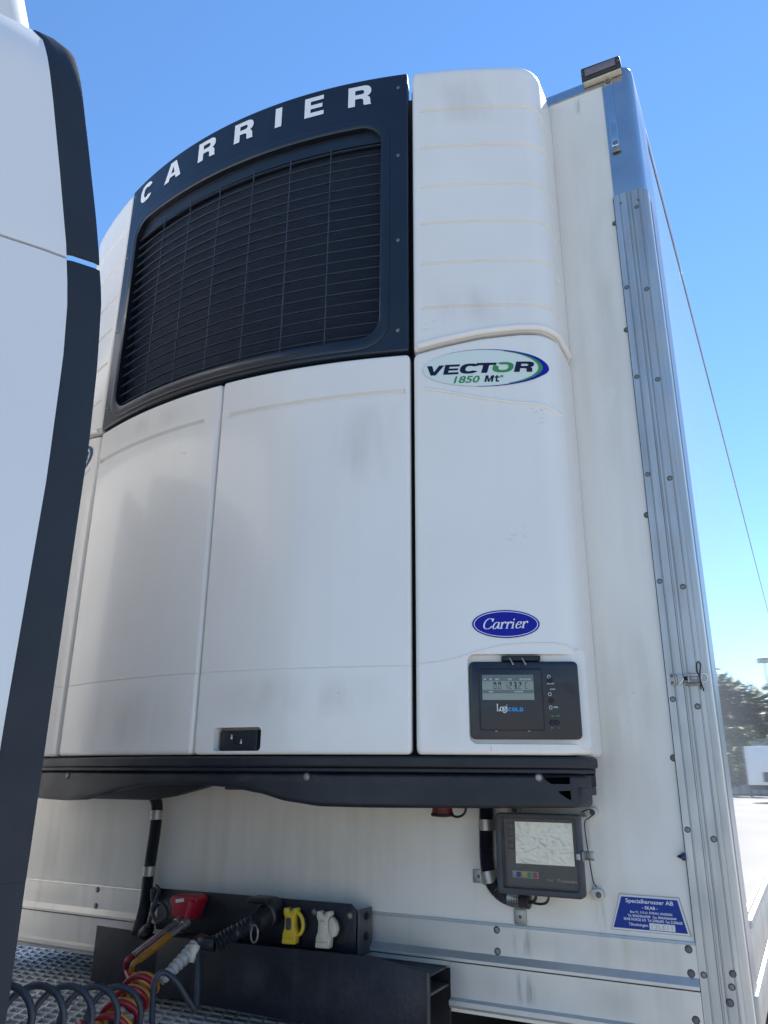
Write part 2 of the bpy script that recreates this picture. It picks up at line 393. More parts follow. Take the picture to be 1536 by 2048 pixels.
def yz_extrude(name, prof, x0, x1, m, parent):
    n = len(prof); V = [Vector((x0, y, z)) for y, z in prof]+[Vector((x1, y, z)) for y, z in prof]
    Fc = [[i, (i+1) % n, (i+1) % n+n, i+n] for i in range(n)]+[list(range(n)), list(range(n, 2*n))]
    return mk(name, V, Fc, m, parent, smooth=25)
yz_extrude('top_rail', [(-.0025, 3.952), (-.0025, 3.985), (.004, 3.997), (.02, 4.004), (.071, 4.004), (.071, 3.985), (.002, 3.985), (.002, 3.952)], -1.2055, 1.2055, M['steel'], T)
yz_extrude('rail_lip', [(-.005, 3.948), (-.005, 3.9515), (.001, 3.9515), (.001, 3.948)], -1.2055, 1.2055, M['alu'], T)

# front corner posts: grooved aluminium extrusions
def post_profile():
    P = [(1.2045, .003), (1.2045, -.010)]
    for g, wd, dp in ((1.2235, .0022, .003), (1.2470, .003, .004), (1.2580, .0022, .003), (1.281, .002, .0022)):
        P += [(g-wd, -.010), (g-wd*.4, -.010+dp), (g+wd*.4, -.010+dp), (g+wd, -.010)]
    P += [(1.287, -.010), (1.2905, -.0085), (1.2925, -.005), (1.2935, .0)]
    for t in range(0, 91, 15): P.append((1.2935+.0155*math.sin(R(t)), .0155-.0155*math.cos(R(t))))
    P += [(1.309, .040), (1.3085, .0415), (1.3065, .043), (1.3065, .060), (1.309, .0615), (1.309, .2), (1.3005, .202), (1.3005, .018), (1.294, .0035)]
    return P
def post(sx):
    P = post_profile(); n = len(P); zs = (1.085, 3.474)
    V = [Vector((sx*x, y, z)) for z in zs for x, y in P]
    Fc = [[k, (k+1) % n, (k+1) % n+n, k+n] for k in range(n)]+[list(range(n)), list(range(n, 2*n))]
    return mk('corner_post', V, Fc, M['alu'], T, smooth=30)
postR = post(1); postL = post(-1)
bme = mk('bolt', *lathe((0, 0, 0), (0, -1, 0), [(.0090, 0), (.0088, .0010), (.0070, .0013), (.0064, .0018), (.0060, .0032), (.0040, .0038), (.0, .0037)], 14), M['bolt'], postR, smooth=30)
bme.data.materials.append(M['grime'])
for p_ in bme.data.polygons:
    if math.hypot(p_.center.x, p_.center.z) > .0064: p_.material_index = 1
BM = bme.data; COL.objects.unlink(bme); bpy.data.objects.remove(bme)
def bolt(x, y, z, parent, sc=1., m=None, name='bolt', me=None):
    o = bpy.data.objects.new(name, me or BM); link(o, parent); o.location = (x, y, z); o.scale = (sc,)*3
    o.rotation_euler = (0, random.uniform(0, 6), 0)
    if m is not None:
        o.material_slots[0].link = 'OBJECT'; o.material_slots[0].material = m
    return o
for k in range(7):
    for sx, pp in ((1, postR), (-1, postL)):
        bolt(sx*1.2145, -.010, 3.122-.3115*k, pp, .82); bolt(sx*1.272, -.010, 3.098-.3105*k, pp, .86)
bolt(1.272, -.010, 3.405, postR, .8)
for x, z in ((1.278, 3.43), (1.226, 3.438)): bolt(x, -.0095, z, postR, .45, M['dirtybolt'])
for z in (3.375, 2.98, 2.382, 1.732): bolt(1.1995, -.001, z, fwall, 1.0, M['dirtybolt'])
bolt(1.264, -.010, 1.203, postR, 1.0, M['dirtybolt']); bolt(1.2775, -.010, 1.262, postR, .9, M['dirtybolt'])
# side rails
for sx in (1, -1):
    for nm, z0, z1 in (('side_roof_rail', 3.945, 4.004), ('side_base_rail', 1.206, 1.319)):
        e7 = .003 if z0 > 3 else .007
        a = (HX+.0005, HX+e7) if sx > 0 else (-HX-e7, -HX-.0005)
        box(nm, (a[0], a[1], .30 if z0 > 3 else .2035, LEN, z0, z1), M['alu'], T, b=.0015)
    a = (HX+.0005, HX+.0016) if sx > 0 else (-HX-.0016, -HX-.0005)
    box('rail_seal', (a[0], a[1], .30, LEN, 3.9410, 3.9435), M['rubber'], T, b=0)
    a = (HX+.0005, HX+.016) if sx > 0 else (-HX-.016, -HX-.0005)
    box('rub_strip', (a[0], a[1], .2035, LEN, 1.326, 1.345), M['alu'], T, b=.003)
    box('skirt_flange', (a[0]-.02 if sx > 0 else a[0], a[1] if sx > 0 else a[1]+.02, .1, LEN, 1.118, 1.20), M['alu'], T, b=.003)
# base rails across the front (upper profile full width, lower pieces either side of the coupling beam)
yz_extrude('base_rail', [(0, 1.3185), (-.006, 1.3170), (-.0075, 1.3130), (-.0065, 1.3110), (-.0065, 1.2440), (-.022, 1.2290), (-.022, 1.2225), (-.019, 1.2205), (0, 1.2205)], -1.2035, 1.2035, M['alurail'], T)
for x0, x1 in ((.579, 1.2035), (-1.2035, -.33)):
    lp = yz_extrude('lower_sill', [(-.0005, 1.2165), (-.0125, 1.2165), (-.0125, 1.136), (-.026, 1.1310), (-.026, 1.1200), (-.020, 1.1130), (-.0005, 1.1130)], x0, x1, M['alurail'], T)
yz_extrude('sill_gap', [(-.0003, 1.2203), (-.008, 1.2203), (-.008, 1.2167), (-.0003, 1.2167)], -1.2, 1.2, M['rubber'], T)
for x in (-.745, .711, 1.1865):
    for z in (1.3025, 1.2525): bolt(x, -.0065, z, T, 1.0, M['dirtybolt'] if x > 1 else M['bolt'])
bolt(1.187, -.0125, 1.16, T, 1.0, M['dirtybolt'])
# lamp bracket strap at the top of the post
st = box('steel_strap', (1.2165, 1.2425, -.010, -.0032, 3.655, 3.968), M['chrome'], T, b=.002)
V, Fc = prism([(1.2185, 3.662), (1.2405, 3.662), (1.2375, 3.76), (1.2215, 3.76)], -.020, -.0105); mk('latch_tongue', *bev(V, Fc, .003), M['chrome'], st, smooth=30)
bolt(1.2295, -.010, 3.950, st, 1.1); bolt(1.231, -.020, 3.673, st, .9)
box('strap_foot', (1.2155, 1.2445, -.014, -.0105, 3.645, 3.661), M['zinc'], st, b=.001)

# toggle fastener with seal wire on the right post
F_ = thing('toggle_fastener', 'small rusty toggle latch with looped seal wire on the right corner post', 'latch', (1.255, -.012, 1.92))
V, Fc = prism([(1.2145, 1.909), (1.2265, 1.911), (1.2265, 1.939), (1.2145, 1.942)], -.0145, -.0105); mk('base_plate', *bev(V, Fc, .0012), M['zinc'], F_, smooth=30)
for z in (1.917, 1.934): bolt(1.2185, -.0145, z, F_, .42, M['dirtybolt'], 'rivet')
box('knuckle', (1.227, 1.2315, -.019, -.0105, 1.911, 1.939), M['zinc'], F_, b=.0015)
tube('hook_wire', spline([(1.2325, -.0165, 1.939), (1.236, -.017, 1.9385), (1.2475, -.018, 1.9255), (1.236, -.017, 1.9125), (1.2325, -.0165, 1.911)], 4), .0016, M['chrome'], F_, 8)
box('lever', (1.2475, 1.284, -.022, -.014, 1.9155, 1.9215), M['bolt'], F_, b=.0015)
box('lever', (1.250, 1.286, -.020, -.0125, 1.908, 1.9125), M['bolt'], F_, b=.0015)
box('lever', (1.2475, 1.286, -.021, -.013, 1.9305, 1.9375), M['zinc'], F_, b=.0015)
box('saddle', (1.2575, 1.2625, -.025, -.0105, 1.9135, 1.941), M['zinc'], F_, b=.0015)
tube('spring', [(1.248+.013*t/60, -.017+.004*math.cos(t*.9), 1.9255+.004*math.sin(t*.9)) for t in range(61)], .0011, M['wire'], F_, 6)
tube('seal_wire', spline([(1.2855, -.016, 1.898), (1.287, -.020, 1.925), (1.2815, -.020, 1.945), (1.2835, -.020, 1.962), (1.289, -.020, 1.966), (1.292, -.019, 1.958), (1.289, -.02, 1.94), (1.287, -.021, 1.92), (1.2915, -.018, 1.899), (1.2915, -.016, 1.893)], 6), .0017, M['wire'], F_, 8)
tube('ring', spline([(1.286, -.016, 1.935), (1.298, -.013, 1.937), (1.3035, -.004, 1.930), (1.300, -.006, 1.919), (1.290, -.014, 1.915)], 6), .0012, M['chrome'], F_, 8)

# blue conical stop beside the post
K_ = thing('stop_pin', 'little dark blue cone-tipped pin at the edge of the right post', 'pin', (1.2, -.008, 1.503))
mk('body', *lathe((1.2045, -.012, 1.5035), (-1, 0, 0), [(.0085, 0), (.009, .003), (.009, .009), (.0075, .010)], 16), M['bluecap'], K_, smooth=30)
mk('tip', *lathe((1.1945, -.012, 1.5035), (-1, 0, 0), [(.0062, 0), (.0035, .006), (.0014, .010), (0, .011)], 14), M['black'], K_, smooth=30)

# clearance lamp on the top corner
Lm = thing('marker_lamp', 'dark brown clearance lamp with clear lens on the top right corner', 'lamp', (1.21, 0, 3.985))
V, Fc = prism([(1.145, 3.972), (1.279, 3.974), (1.277, 4.024), (1.145, 4.030)], -.030, -.004); mk('housing', *bev(V, Fc, .004), M['lampbody'], Lm, smooth=30)
box('lens', (1.158, 1.262, -.034, -.0305, 3.986, 4.016), M['lens'], Lm, b=.002)
box('foot_strip', (1.148, 1.277, -.026, -.0042, 3.964, 3.9715), M['cream'], Lm, b=.002)
for x in (1.149, 1.2705): bolt(x, -.030, 4.002, Lm, .55, M['bolt'], 'screw')

# maker's plate
Pl = thing('maker_plate', 'blue slant-sided enamel plate with white company lettering low on the front wall', 'plate', (1.10, -.002, 1.33))
o4 = [(1.037, 1.409), (1.175, 1.409), (1.1935, 1.3305), (1.0105, 1.3305)]
V, Fc = prism([(1.0085, 1.3285), (1.1965, 1.3285), (1.1770, 1.4108), (1.0352, 1.4108)], -.0018, -.0004); mk('backing', V, Fc, M['zinc'], Pl)
V, Fc = prism([o4[3], o4[2], o4[1], o4[0]], -.0035, -.0019); mk('border', V, Fc, M['platewhite'], Pl)
V, Fc = prism([(1.0155, 1.3345), (1.1885, 1.3345), (1.1722, 1.4048), (1.0402, 1.4048)], -.0045, -.0037); mk('field', V, Fc, M['plateblue'], Pl)
fl = lambda y: (lambda x, z: Vector((x, y, z)))
for s_, x0, x1, z0, z1, bd in (('Specialkarosser AB', 1.0500, 1.1620, 1.3895, 1.4015, .012), ('- SKAB -', 1.0880, 1.1250, 1.3800, 1.3870, .018),
        ('Box 91, 310 61 ÅTRAN, SWEDEN', 1.0590, 1.1570, 1.3690, 1.3765, .012), ('Tel. 0046346660200   Fax. 0046346660444', 1.0520, 1.1660, 1.3612, 1.3668, .012),
        ('SKAB NORGE A/S  Tel 22906690  Fax 22306620', 1.0420, 1.1790, 1.3530, 1.3590, .012), ('Tillverkningsnr.', 1.0530, 1.1000, 1.3395, 1.3480, .01)):
    decal('lettering', fit2d(text2d(s_, bd), x0, x1, z0, z1), M['letter'], Pl, fl(-.0048))
V, Fc = prism([(1.102, 1.3360), (1.1610, 1.3360), (1.1610, 1.3505), (1.102, 1.3505)], -.0052, -.0046); nf = mk('number_field', V, Fc, M['platewhite'], Pl)
decal('stamped_number', fit2d(text2d('12LE11'), 1.107, 1.155, 1.3385, 1.3480), M['etch'], nf, fl(-.0055))

# ================================================================== REFRIGERATION UNIT
U = thing('refrigeration_unit', 'white and black bow-fronted refrigeration unit with big louvred grille on the trailer front', 'cooling unit', (0, -.2, 1.6))
def Fy(x): return -.465+.27*x*x
def on_front(off): return lambda x, z: Vector((x, Fy(x)-off, z))
def par(x0, x1):
    return [(x0+(x1-x0)*k/60, Fy(x0+(x1-x0)*k/60)) for k in range(61)]
def pod_path(x0, sx):
    XK = .968; a0 = math.atan(.54*XK); r = .100; cx = XK-r*math.sin(a0); cy = Fy(XK)+r*math.cos(a0)
    P = [(x0+(XK-x0)*k/40, Fy(x0+(XK-x0)*k/40)) for k in range(40)]
    for k in range(25):
        a = a0+(math.pi/2-a0)*k/24; P.append((cx+r*math.sin(a), cy-r*math.cos(a)))
    xe, ye = P[-1]
    P += [(xe, ye+(-.002-ye)*k/10) for k in range(1, 11)]
    if sx < 0: P = [(-x, y) for x, y in P][::-1]
    return P
class Path:
    def __init__(s, P):
        s.P = [Vector(p) for p in P]; s.S = [0]
        for a, b in zip(s.P, s.P[1:]): s.S.append(s.S[-1]+(b-a).length)
        s.L = s.S[-1]
    def at(s, t):
        t = min(max(t, 0), s.L); i = 0
        while i < len(s.S)-2 and s.S[i+1] < t: i += 1
        f = (t-s.S[i])/(s.S[i+1]-s.S[i]); p = s.P[i].lerp(s.P[i+1], f)
        d0 = (s.P[min(i+1, len(s.P)-1)]-s.P[max(i-1, 0)]).normalized(); d1 = (s.P[min(i+2, len(s.P)-1)]-s.P[i]).normalized()
        d = d0.lerp(d1, f).normalized(); return p, Vector((d.y, -d.x))
    def s_of_x(s, x):
        for i in range(len(s.P)-1):
            a, b = s.P[i].x, s.P[i+1].x
            if min(a, b) <= x <= max(a, b) and a != b: return s.S[i]+(s.S[i+1]-s.S[i])*(x-a)/(b-a)
        return s.L
def shell(name, path, zb, zt, m, parent, r=.012, th=.03, corner=(.01, .01, .01, .01), grooves=(), rtop=None, ends=(1, 1), n=26, nz=8, flatback=False):
    zbf = zb if callable(zb) else (lambda s: zb); ztf = zt if callable(zt) else (lambda s: zt)
    rtp = rtop or r; fr = (0, .06, .2, .45, .75, 1.0, 1.3)
    L = path.L
    ss = sorted(set([round(x*r, 5) for x in fr]+[round(L-x*r, 5) for x in fr]+[round(L*k/n, 5) for k in range(1, n) if 1.5*r < L*k/n < L-1.5*r]
        + [round(v, 5) for g in grooves for e in (g[1], g[2]) for v in (e-.004, e, e+.004) if 0 < v < L]))
    e_ = lambda d, q: 0 if d >= q else q-math.sqrt(max(0, q*q-(q-d)**2))
    zm = sorted(set(round(g[0]+k*g[3]/2, 5) for g in grooves for k in (-1.3, -1, -.6, -.3, 0, .3, .6, 1, 1.3)))
    G = []; nr = []
    for s_ in ss:
        lo, hi = zbf(s_), ztf(s_)
        for c_, d in ((corner[0], s_), (corner[1], L-s_)):
            if d < c_: lo += e_(d, c_)
        for c_, d in ((corner[2], s_), (corner[3], L-s_)):
            if d < c_: hi -= e_(d, c_)
        b_ = [lo+x*r for x in fr]; t_ = [hi-x*rtp for x in fr[::-1]]
        if zm: mids = []; a0 = b_[-1]; marks = [z for z in zm]; knots = [a0]+marks+[t_[0]]
        else: knots = [b_[-1], t_[0]]
        mids = []
        for a, b in zip(knots, knots[1:]):
            k_ = max(1, int(nz*(1 if not zm else .5))) if not zm else (1 if b-a < .03 else 3)
            if zm: k_ = 3 if (knots.index(a) % 9 == 0) else 1
            mids += [a+(b-a)*q/k_ for q in range(1, k_)]+([b] if b != t_[0] else [])
        zs = b_+mids+t_
        p, nn = path.at(s_); row = []
        for z in zs:
            o = e_(s_, r)*ends[0] + e_(L-s_, r)*ends[1] + e_(z-lo, r) + e_(hi-z, rtp)
            o = min(o, th*.92) if rtp < .03 else min(o, th*.92+rtp)
            for g in grooves:
                if g[1] <= s_ <= g[2]:
                    q = abs(z-g[0])/(g[3]/2)
                    if q < 1: o += g[4]*(1 if q <= .35 else (1-q)/.65)
            row.append(Vector((p.x-nn.x*o, p.y-nn.y*o, z)))
        G.append(row); nr.append((p, nn))
    def back(i, j):
        p, nn = nr[i]; t = Vector((p.x-nn.x*(th+(rtp if rtp >= .03 else 0)), p.y-nn.y*(th+(rtp if rtp >= .03 else 0)), G[i][j].z)); return t-G[i][j]
    V, Fc = gridsolid(G, back)
    return mk(name, V, Fc, m, parent, smooth=40)

ZD0, ZD1 = 1.7345, 2.862
XL, XC, XR = -.615, .027, .634
dl = shell('door', Path(par(XL, XC-.004)), ZD0, ZD1, M['door'], U, r=.014, th=.035, corner=(.012,)*4, grooves=((2.742, .022, .585, .018, .010), (1.952, -1, 9, .004, .0022)))
dr = shell('door', Path(par(XC+.002, XR)), ZD0, ZD1, M['door'], U, r=.010, th=.035, corner=(.012,)*4, grooves=((2.739, .03, .60, .018, .010), (1.952, -1, 9, .004, .0022)))
# slot with the door lock
lx0, lx1, lz0, lz1 = .094, .241, 1.7435, 1.8035
cut(dr, prism(rrect(lx0, lx1, lz0, lz1, .011), -.6, -.40))
lk = box('lock_plate', (lx0+.005, lx1-.014, -.4290, -.4150, lz0-.005, lz1-.006), M['blackgloss'], dr, b=.002)
box('lock_back', (lx0-.008, lx1+.008, -.4145, -.4100, lz0-.008, lz1+.008), M['gel'], dr, b=0)
box('lock_shoulder', (lx0+.007, lx1-.016, -.4440, -.4295, lz0+.001, lz1-.008), M['blackgloss'], dr, b=.003)
mk('lock_barrel', *lathe((.160, -.4445, 1.772), (0, -1, 0), [(.0125, 0), (.0125, .003), (.0105, .004), (.0095, .0015), (0, .0012)], 24), M['button'], lk, smooth=30)
for x, z in ((.1415, 1.780), (.1735, 1.768)):
    decal('lock_symbol', fit2d(fill([[(0, 0), (1, 0), (1, .6), (0, .6)], [(.15, .62), (.85, .62), (.85, 1.05), (.6, 1.2), (.4, 1.2), (.15, 1.05)]]), x-.003, x+.003, z-.006, z+.006), M['print'], lk, fl(-.4447))

# grille panel with its rounded opening
GX0, GX1, GZ0, GZ1 = -.621, .631, 2.873, 3.950
gp = shell('grille_panel', Path(par(GX0, GX1)), GZ0, GZ1, M['blackgloss'], U, r=.006, th=.045, corner=(.008,)*4, n=40)
OX0, OX1, OZ0, OZ1 = -.540, .546, 2.925, 3.738
cut(gp, prism(rrect(OX0-.012, OX1+.012, OZ0-.012, OZ1+.012, .075, 12), -.7, -.2))
def ring_loft(name, loops, m, parent):
    V = []; Fc = []; n = 0
    for (x0, x1, z0, z1, r, off) in loops:
        o = []
        base = rrect(x0, x1, z0, z1, r, 10)
        for i, p in enumerate(base):                   # subdivide the long straights so the ring follows the bow
            q = base[(i+1) % len(base)]; k = 14 if abs(q[0]-p[0])+abs(q[1]-p[1]) > .3 else 1
            for t in range(k): o.append((p[0]+(q[0]-p[0])*t/k, p[1]+(q[1]-p[1])*t/k))
        n = len(o); V += [Vector((x, Fy(x)-off, z)) for x, z in o]
    for i in range(len(loops)):
        a, b = i*n, ((i+1) % len(loops))*n
        for k in range(n): Fc.append([a+k, a+(k+1) % n, b+(k+1) % n, b+k])
    return mk(name, V, Fc, m, parent, smooth=40)
b_ = .030
ring_loft('grille_rim', [(OX0-b_, OX1+b_, OZ0-b_-.008, OZ1+b_, .09, -.0035), (OX0-b_+.001, OX1+b_-.001, OZ0-b_-.007, OZ1+b_-.001, .09, .003), (OX0-b_+.006, OX1+b_-.006, OZ0-b_-.002, OZ1+b_-.006, .086, .0045),
    (OX0-.006, OX1+.006, OZ0-.006, OZ1+.006, .075, .0040), (OX0, OX1, OZ0, OZ1, .07, .001), (OX0, OX1, OZ0, OZ1, .07, -.045), (OX0-.010, OX1+.010, OZ0-.010, OZ1+.010, .073, -.045), (OX0-.010, OX1+.010, OZ0-.010, OZ1+.010, .073, -.0035)], M['blackgloss'], gp)
# louvres
def bow(x0, x1, sec, n=30):
    """sweep a closed section (depth behind the front, height) along the bow from x0 to x1"""
    k = len(sec); V = []; Fc = []
    for i in range(n+1):
        x = x0+(x1-x0)*i/n; V += [Vector((x, Fy(x)+d, z)) for d, z in sec]
    for i in range(n):
        for j in range(k): Fc.append([i*k+j, i*k+(j+1) % k, (i+1)*k+(j+1) % k, (i+1)*k+j])
    Fc += [list(range(k))[::-1], list(range(n*k, (n+1)*k))]
    return V, Fc
so = mk('slat', *bow(OX0+.003, OX1-.003, [(.0125, .0), (.0120, .0013), (.022, .0030), (.0222, .0018)]), M['slat'], gp, smooth=40); so.location = (0, 0, 2.946)
for k in range(1, 19):
    o = bpy.data.objects.new('slat', so.data); link(o, gp); o.location = (0, 0, 2.946+.0402*k)
for x in (-.370, -.222, -.074, .074, .222, .370):
    y = Fy(x); box('divider', (x-.0010, x+.0010, y+.0135, y+.0185, OZ0+.002, OZ1-.045), M['slat'], gp, b=0)
mk('grille_header', *bow(OX0+.002, OX1-.002, [(.022, OZ1-.050), (.018, OZ1-.001), (.044, OZ1-.001), (.044, OZ1-.050)]), M['blackgloss'], gp, smooth=40)
mk('condenser', *bow(OX0-.02, OX1+.02, [(.050, OZ0-.02), (.050, OZ1+.02), (.08, OZ1+.02), (.08, OZ0-.02)]), M['coil'], U, smooth=40)
for x, zs in ((.600, (3.889, 3.601, 3.268, 2.944)), (-.597, (3.912, 3.615, 3.282, 2.958))):
    for z in zs: bolt(x, Fy(x)+.0005, z, gp, .85, None, 'screw')
# lettering on the header
for ch, x0, x1 in (('C', -.548, -.470), ('A', -.382, -.284), ('R', -.190, -.103), ('R', -.014, .070), ('I', .161, .187), ('E', .276, .347), ('R', .434, .513)):
    decal('letter', fit2d(fill(GL[ch]), x0, x1, 3.836, 3.922, .0), M['letter'], gp, on_front(.0020))

# side pods
PR = Path(pod_path(.645, 1)); PLf = Path(pod_path(.626, -1))
def wavy(x):
    P = [(.60, 2.858), (.645, 2.866), (.718, 2.885), (.827, 2.909), (.933, 2.922), (.985, 2.922), (1.03, 2.914), (1.2, 2.90)]
    x = abs(x)
    for (a, za), (b, zb_) in zip(P, P[1:]):
        if a <= x <= b:
            t = (x-a)/(b-a); return za+(zb_-za)*t
    return P[-1][1]
def wv(path, dz): return lambda s: wavy(path.at(s)[0].x)-max(0, path.at(s)[0].y+.13)*.08+dz
for path, rev in ((PR, 0), (PLf, 1)):
    gs = lambda w_, dp, zz: (zz, .028, path.L-.06, w_, dp) if not rev else (zz, .06, path.L-.028, w_, dp)
    up_ = shell('upper_side_panel', path, wv(path, .004), 3.972, M['gel'], U, r=.012, rtop=.045, th=.03, corner=(.008, .002, .02, .05) if not rev else (.002, .008, .05, .02),
        ends=(1, 0) if not rev else (0, 1), n=44, grooves=[gs(.014, .008, z) for z in (3.013, 3.171, 3.320, 3.4625, 3.619, 3.775)])
    # moulded bead along the wavy joint
    ptb = []
    for k in range(60):
        s_ = .012+(path.L-.03)*k/59 if not rev else .018+(path.L-.03)*k/59
        p, nn = path.at(s_); ptb.append((p.x-nn.x*.001, p.y-nn.y*.001, wv(path, .016)(s_)))
    tube('joint_bead', ptb, .011, M['gel'], up_, 10)
    lo_ = shell('lower_side_panel', path, ZD0, wv(path, -.006), M['gel'], U, r=.012, th=.03, corner=(.012, .002, .012, .002) if not rev else (.002, .012, .002, .012), ends=(1, 0) if not rev else (0, 1), n=60, nz=30)
    sg = 1 if not rev else -1
    def bead(name, pts, r_, par_):
        P3 = []
        for x, z in pts:
            s_ = path.s_of_x(sg*x) if x < 1.02 else None
            if s_ is None: p, nn = (Vector((sg*x, -.10)), Vector((sg*1., 0)))
            else: p, nn = path.at(s_)
            P3.append((p.x, p.y, z, nn))
        Q = spline([(a, b, c) for a, b, c, d in P3], 6); tube(name, Q, r_, M['gel'], par_, 8)
    xs = [.676+(.372-.02)*k/30 for k in range(31)]
    zz = lambda x: 2.741-.062*(1-math.exp(-((x-.676)/.17)**1.5))*(1 if x < .95 else 1)-(.55*(x-.96)**1.6*4 if x > .96 else 0)
    bead('styling_rib', [(x, zz(x)) for x in xs if x < 1.018], .0052, lo_)
    z2 = lambda x: 1.953+.055*(1/(1+math.exp(-(x-.775)/.040)))-(.5*(x-.97)**1.6*4 if x > .97 else 0)
    bead('styling_line', [(.652+.365*k/34, z2(.652+.365*k/34)) for k in range(35) if .652+.365*k/34 < 1.018], .0024, lo_)
    if not rev: podR = lo_
    else: podL = lo_

# control display set into the right pod
cx0, cx1, cz0, cz1 = .772, 1.012, 1.762, 1.985
dx0, dx1, dz0, dz1 = .773, 1.0005, 1.7735, 1.9625
YD = -.262
# the display is angled to run with the pod face
A_ = Vector((.7730, -.3060, 0)); B_ = Vector((1.0240, -.1950, 0))
ex = (B_-A_).normalized(); en = Vector((ex.y, -ex.x, 0)); LW = (B_-A_).length
def D3(s_, z, o=0.): return A_+ex*s_+Vector((0, 0, z))+en*o
def dbox(name, s0, s1, z0, z1, o0, o1, m, parent, rad=.0, bv=.0015):
    ol = rrect(s0, s1, z0, z1, rad, 6) if rad else [(s0, z0), (s1, z0), (s1, z1), (s0, z1)]
    n = len(ol); V = [D3(s_, z, o1) for s_, z in ol]+[D3(s_, z, o0) for s_, z in ol]
    Fc = [list(range(n)), list(range(n, 2*n))[::-1]]+[[i, i+n, (i+1) % n+n, (i+1) % n] for i in range(n)]
    if bv: V, Fc = bev(V, Fc, bv, 2, 50)
    return mk(name, V, Fc, m, parent, smooth=40)
ol = rrect(-.004, LW+.013, 1.7595, 1.980, .020, 8); n = len(ol)
cut(podR, ([D3(a, b, .08) for a, b in ol]+[D3(a, b, -.022) for a, b in ol], [list(range(n)), list(range(n, 2*n))[::-1]]+[[i, i+n, (i+1) % n+n, (i+1) % n] for i in range(n)]))
Cn = dbox('control_display', .0, LW-.002, 1.7715, 1.9615, -.024, -.004, M['blackgloss'], podR, .012, .004)
tag(Cn, 'black control display with grey screen set into the right panel')
dbox('recess_floor', -.010, LW+.020, 1.752, 1.992, -.0275, -.0245, M['gel'], podR, .01, 0)
dbox('key_strip', .083, .180, 1.9630, 1.9755, -.022, .001, M['button'], podR, 0, .002)
for s_ in (.103, .134):
    k0 = D3(s_, 1.9685, 0); k1 = D3(s_+.006, 1.952, .016)
    kk = tube('toggle_key', [k0, k0.lerp(k1, .5), k1], [.0022, .0020, .0024], M['zinc'], podR, 8)
s0, s1 = .022, .182
dbox('display_frame', s0, s1, 1.7915, 1.944, -.0038, -.0020, M['button'], Cn, .006, .0008)
dbox('display_face', s0+.003, s1-.003, 1.7940, 1.9415, -.0019, .0002, M['blackgloss'], Cn, .005, .0008)
dbox('lcd_screen', s0+.009, s0+.137, 1.8655, 1.927, .0003, .0011, M['lcd'], Cn, .0, 0)
q = .0013
for z0, z1 in ((1.9115, 1.9265), (1.8815, 1.890)): dbox('screen_band', s0+.0095, s0+.1365, z0, z1, q-.0001, q, M['lcddark'], Cn, 0, 0)
fd = lambda o: (lambda x, z: D3(x, z, o))
SEG = {'0': 'abcdef', '1': 'bc', '2': 'abged', '3': 'abgcd', 'C': 'adef'}
def seven(ch, x, z, wd, h):
    t = .17*wd; out = []
    R4 = lambda a, b, c, d: [(a, c), (b, c), (b, d), (a, d)]
    for g in SEG[ch]:
        out.append({'a': R4(x+t, x+wd-t, z+h-t, z+h), 'd': R4(x+t, x+wd-t, z, z+t), 'g': R4(x+t, x+wd-t, z+h/2-t/2, z+h/2+t/2),
            'b': R4(x+wd-t, x+wd, z+h/2+t*.2, z+h-t*.2), 'c': R4(x+wd-t, x+wd, z+t*.2, z+h/2-t*.2), 'e': R4(x, x+t, z+t*.2, z+h/2-t*.2), 'f': R4(x, x+t, z+h/2+t*.2, z+h-t*.2)}[g])
    return out
P_ = []
for ch, x in (('0', .037), ('0', .049), ('1', .064), ('2', .0755), ('3', .0875), ('2', .0995), ('C', .116)):
    P_ += seven(ch, s0+x, 1.8925, .0075, .0165)
for x in (.0462, .0965): P_.append([(s0+x, 1.8925), (s0+x+.0014, 1.8925), (s0+x+.0014, 1.8945), (s0+x, 1.8945)])
decal('digits', fill(P_), M['digit'], Cn, fd(.0016))
for s_, x0, x1, z0 in (('MIN', .014, .019, 1.914), ('SET', .028, .034, 1.914), ('DEFROST', .042, .052, 1.914), ('CAUTION', .074, .083, 1.914), ('HEAT COOL OUT RANGE', .103, .131, 1.914), ('ENGINE', .025, .036, 1.8835), ('AUTO START/STOP', .088, .110, 1.8835)):
    decal('caption', fit2d(text2d(s_, .02), s0+x0, s0+x1, z0, z0+.0042), M['print'], Cn, fd(.0018))
# brand print below the screen
for i, (V, Fc) in enumerate(penword('Logi', .19, .08)):
    V = [(s0+.043+x*.0126, 1.8385+z*.0170) for x, z in V]
    decal('wordmark', (V, Fc), M['print'], Cn, fd(.0007+.00006*i))
x = s0+.0715
for ch in 'COLD':
    decal('wordmark', fit2d(fill(GL[ch]), x, x+.0084, 1.8380, 1.8472), M['cyan'], Cn, fd(.0007)); x += .0095
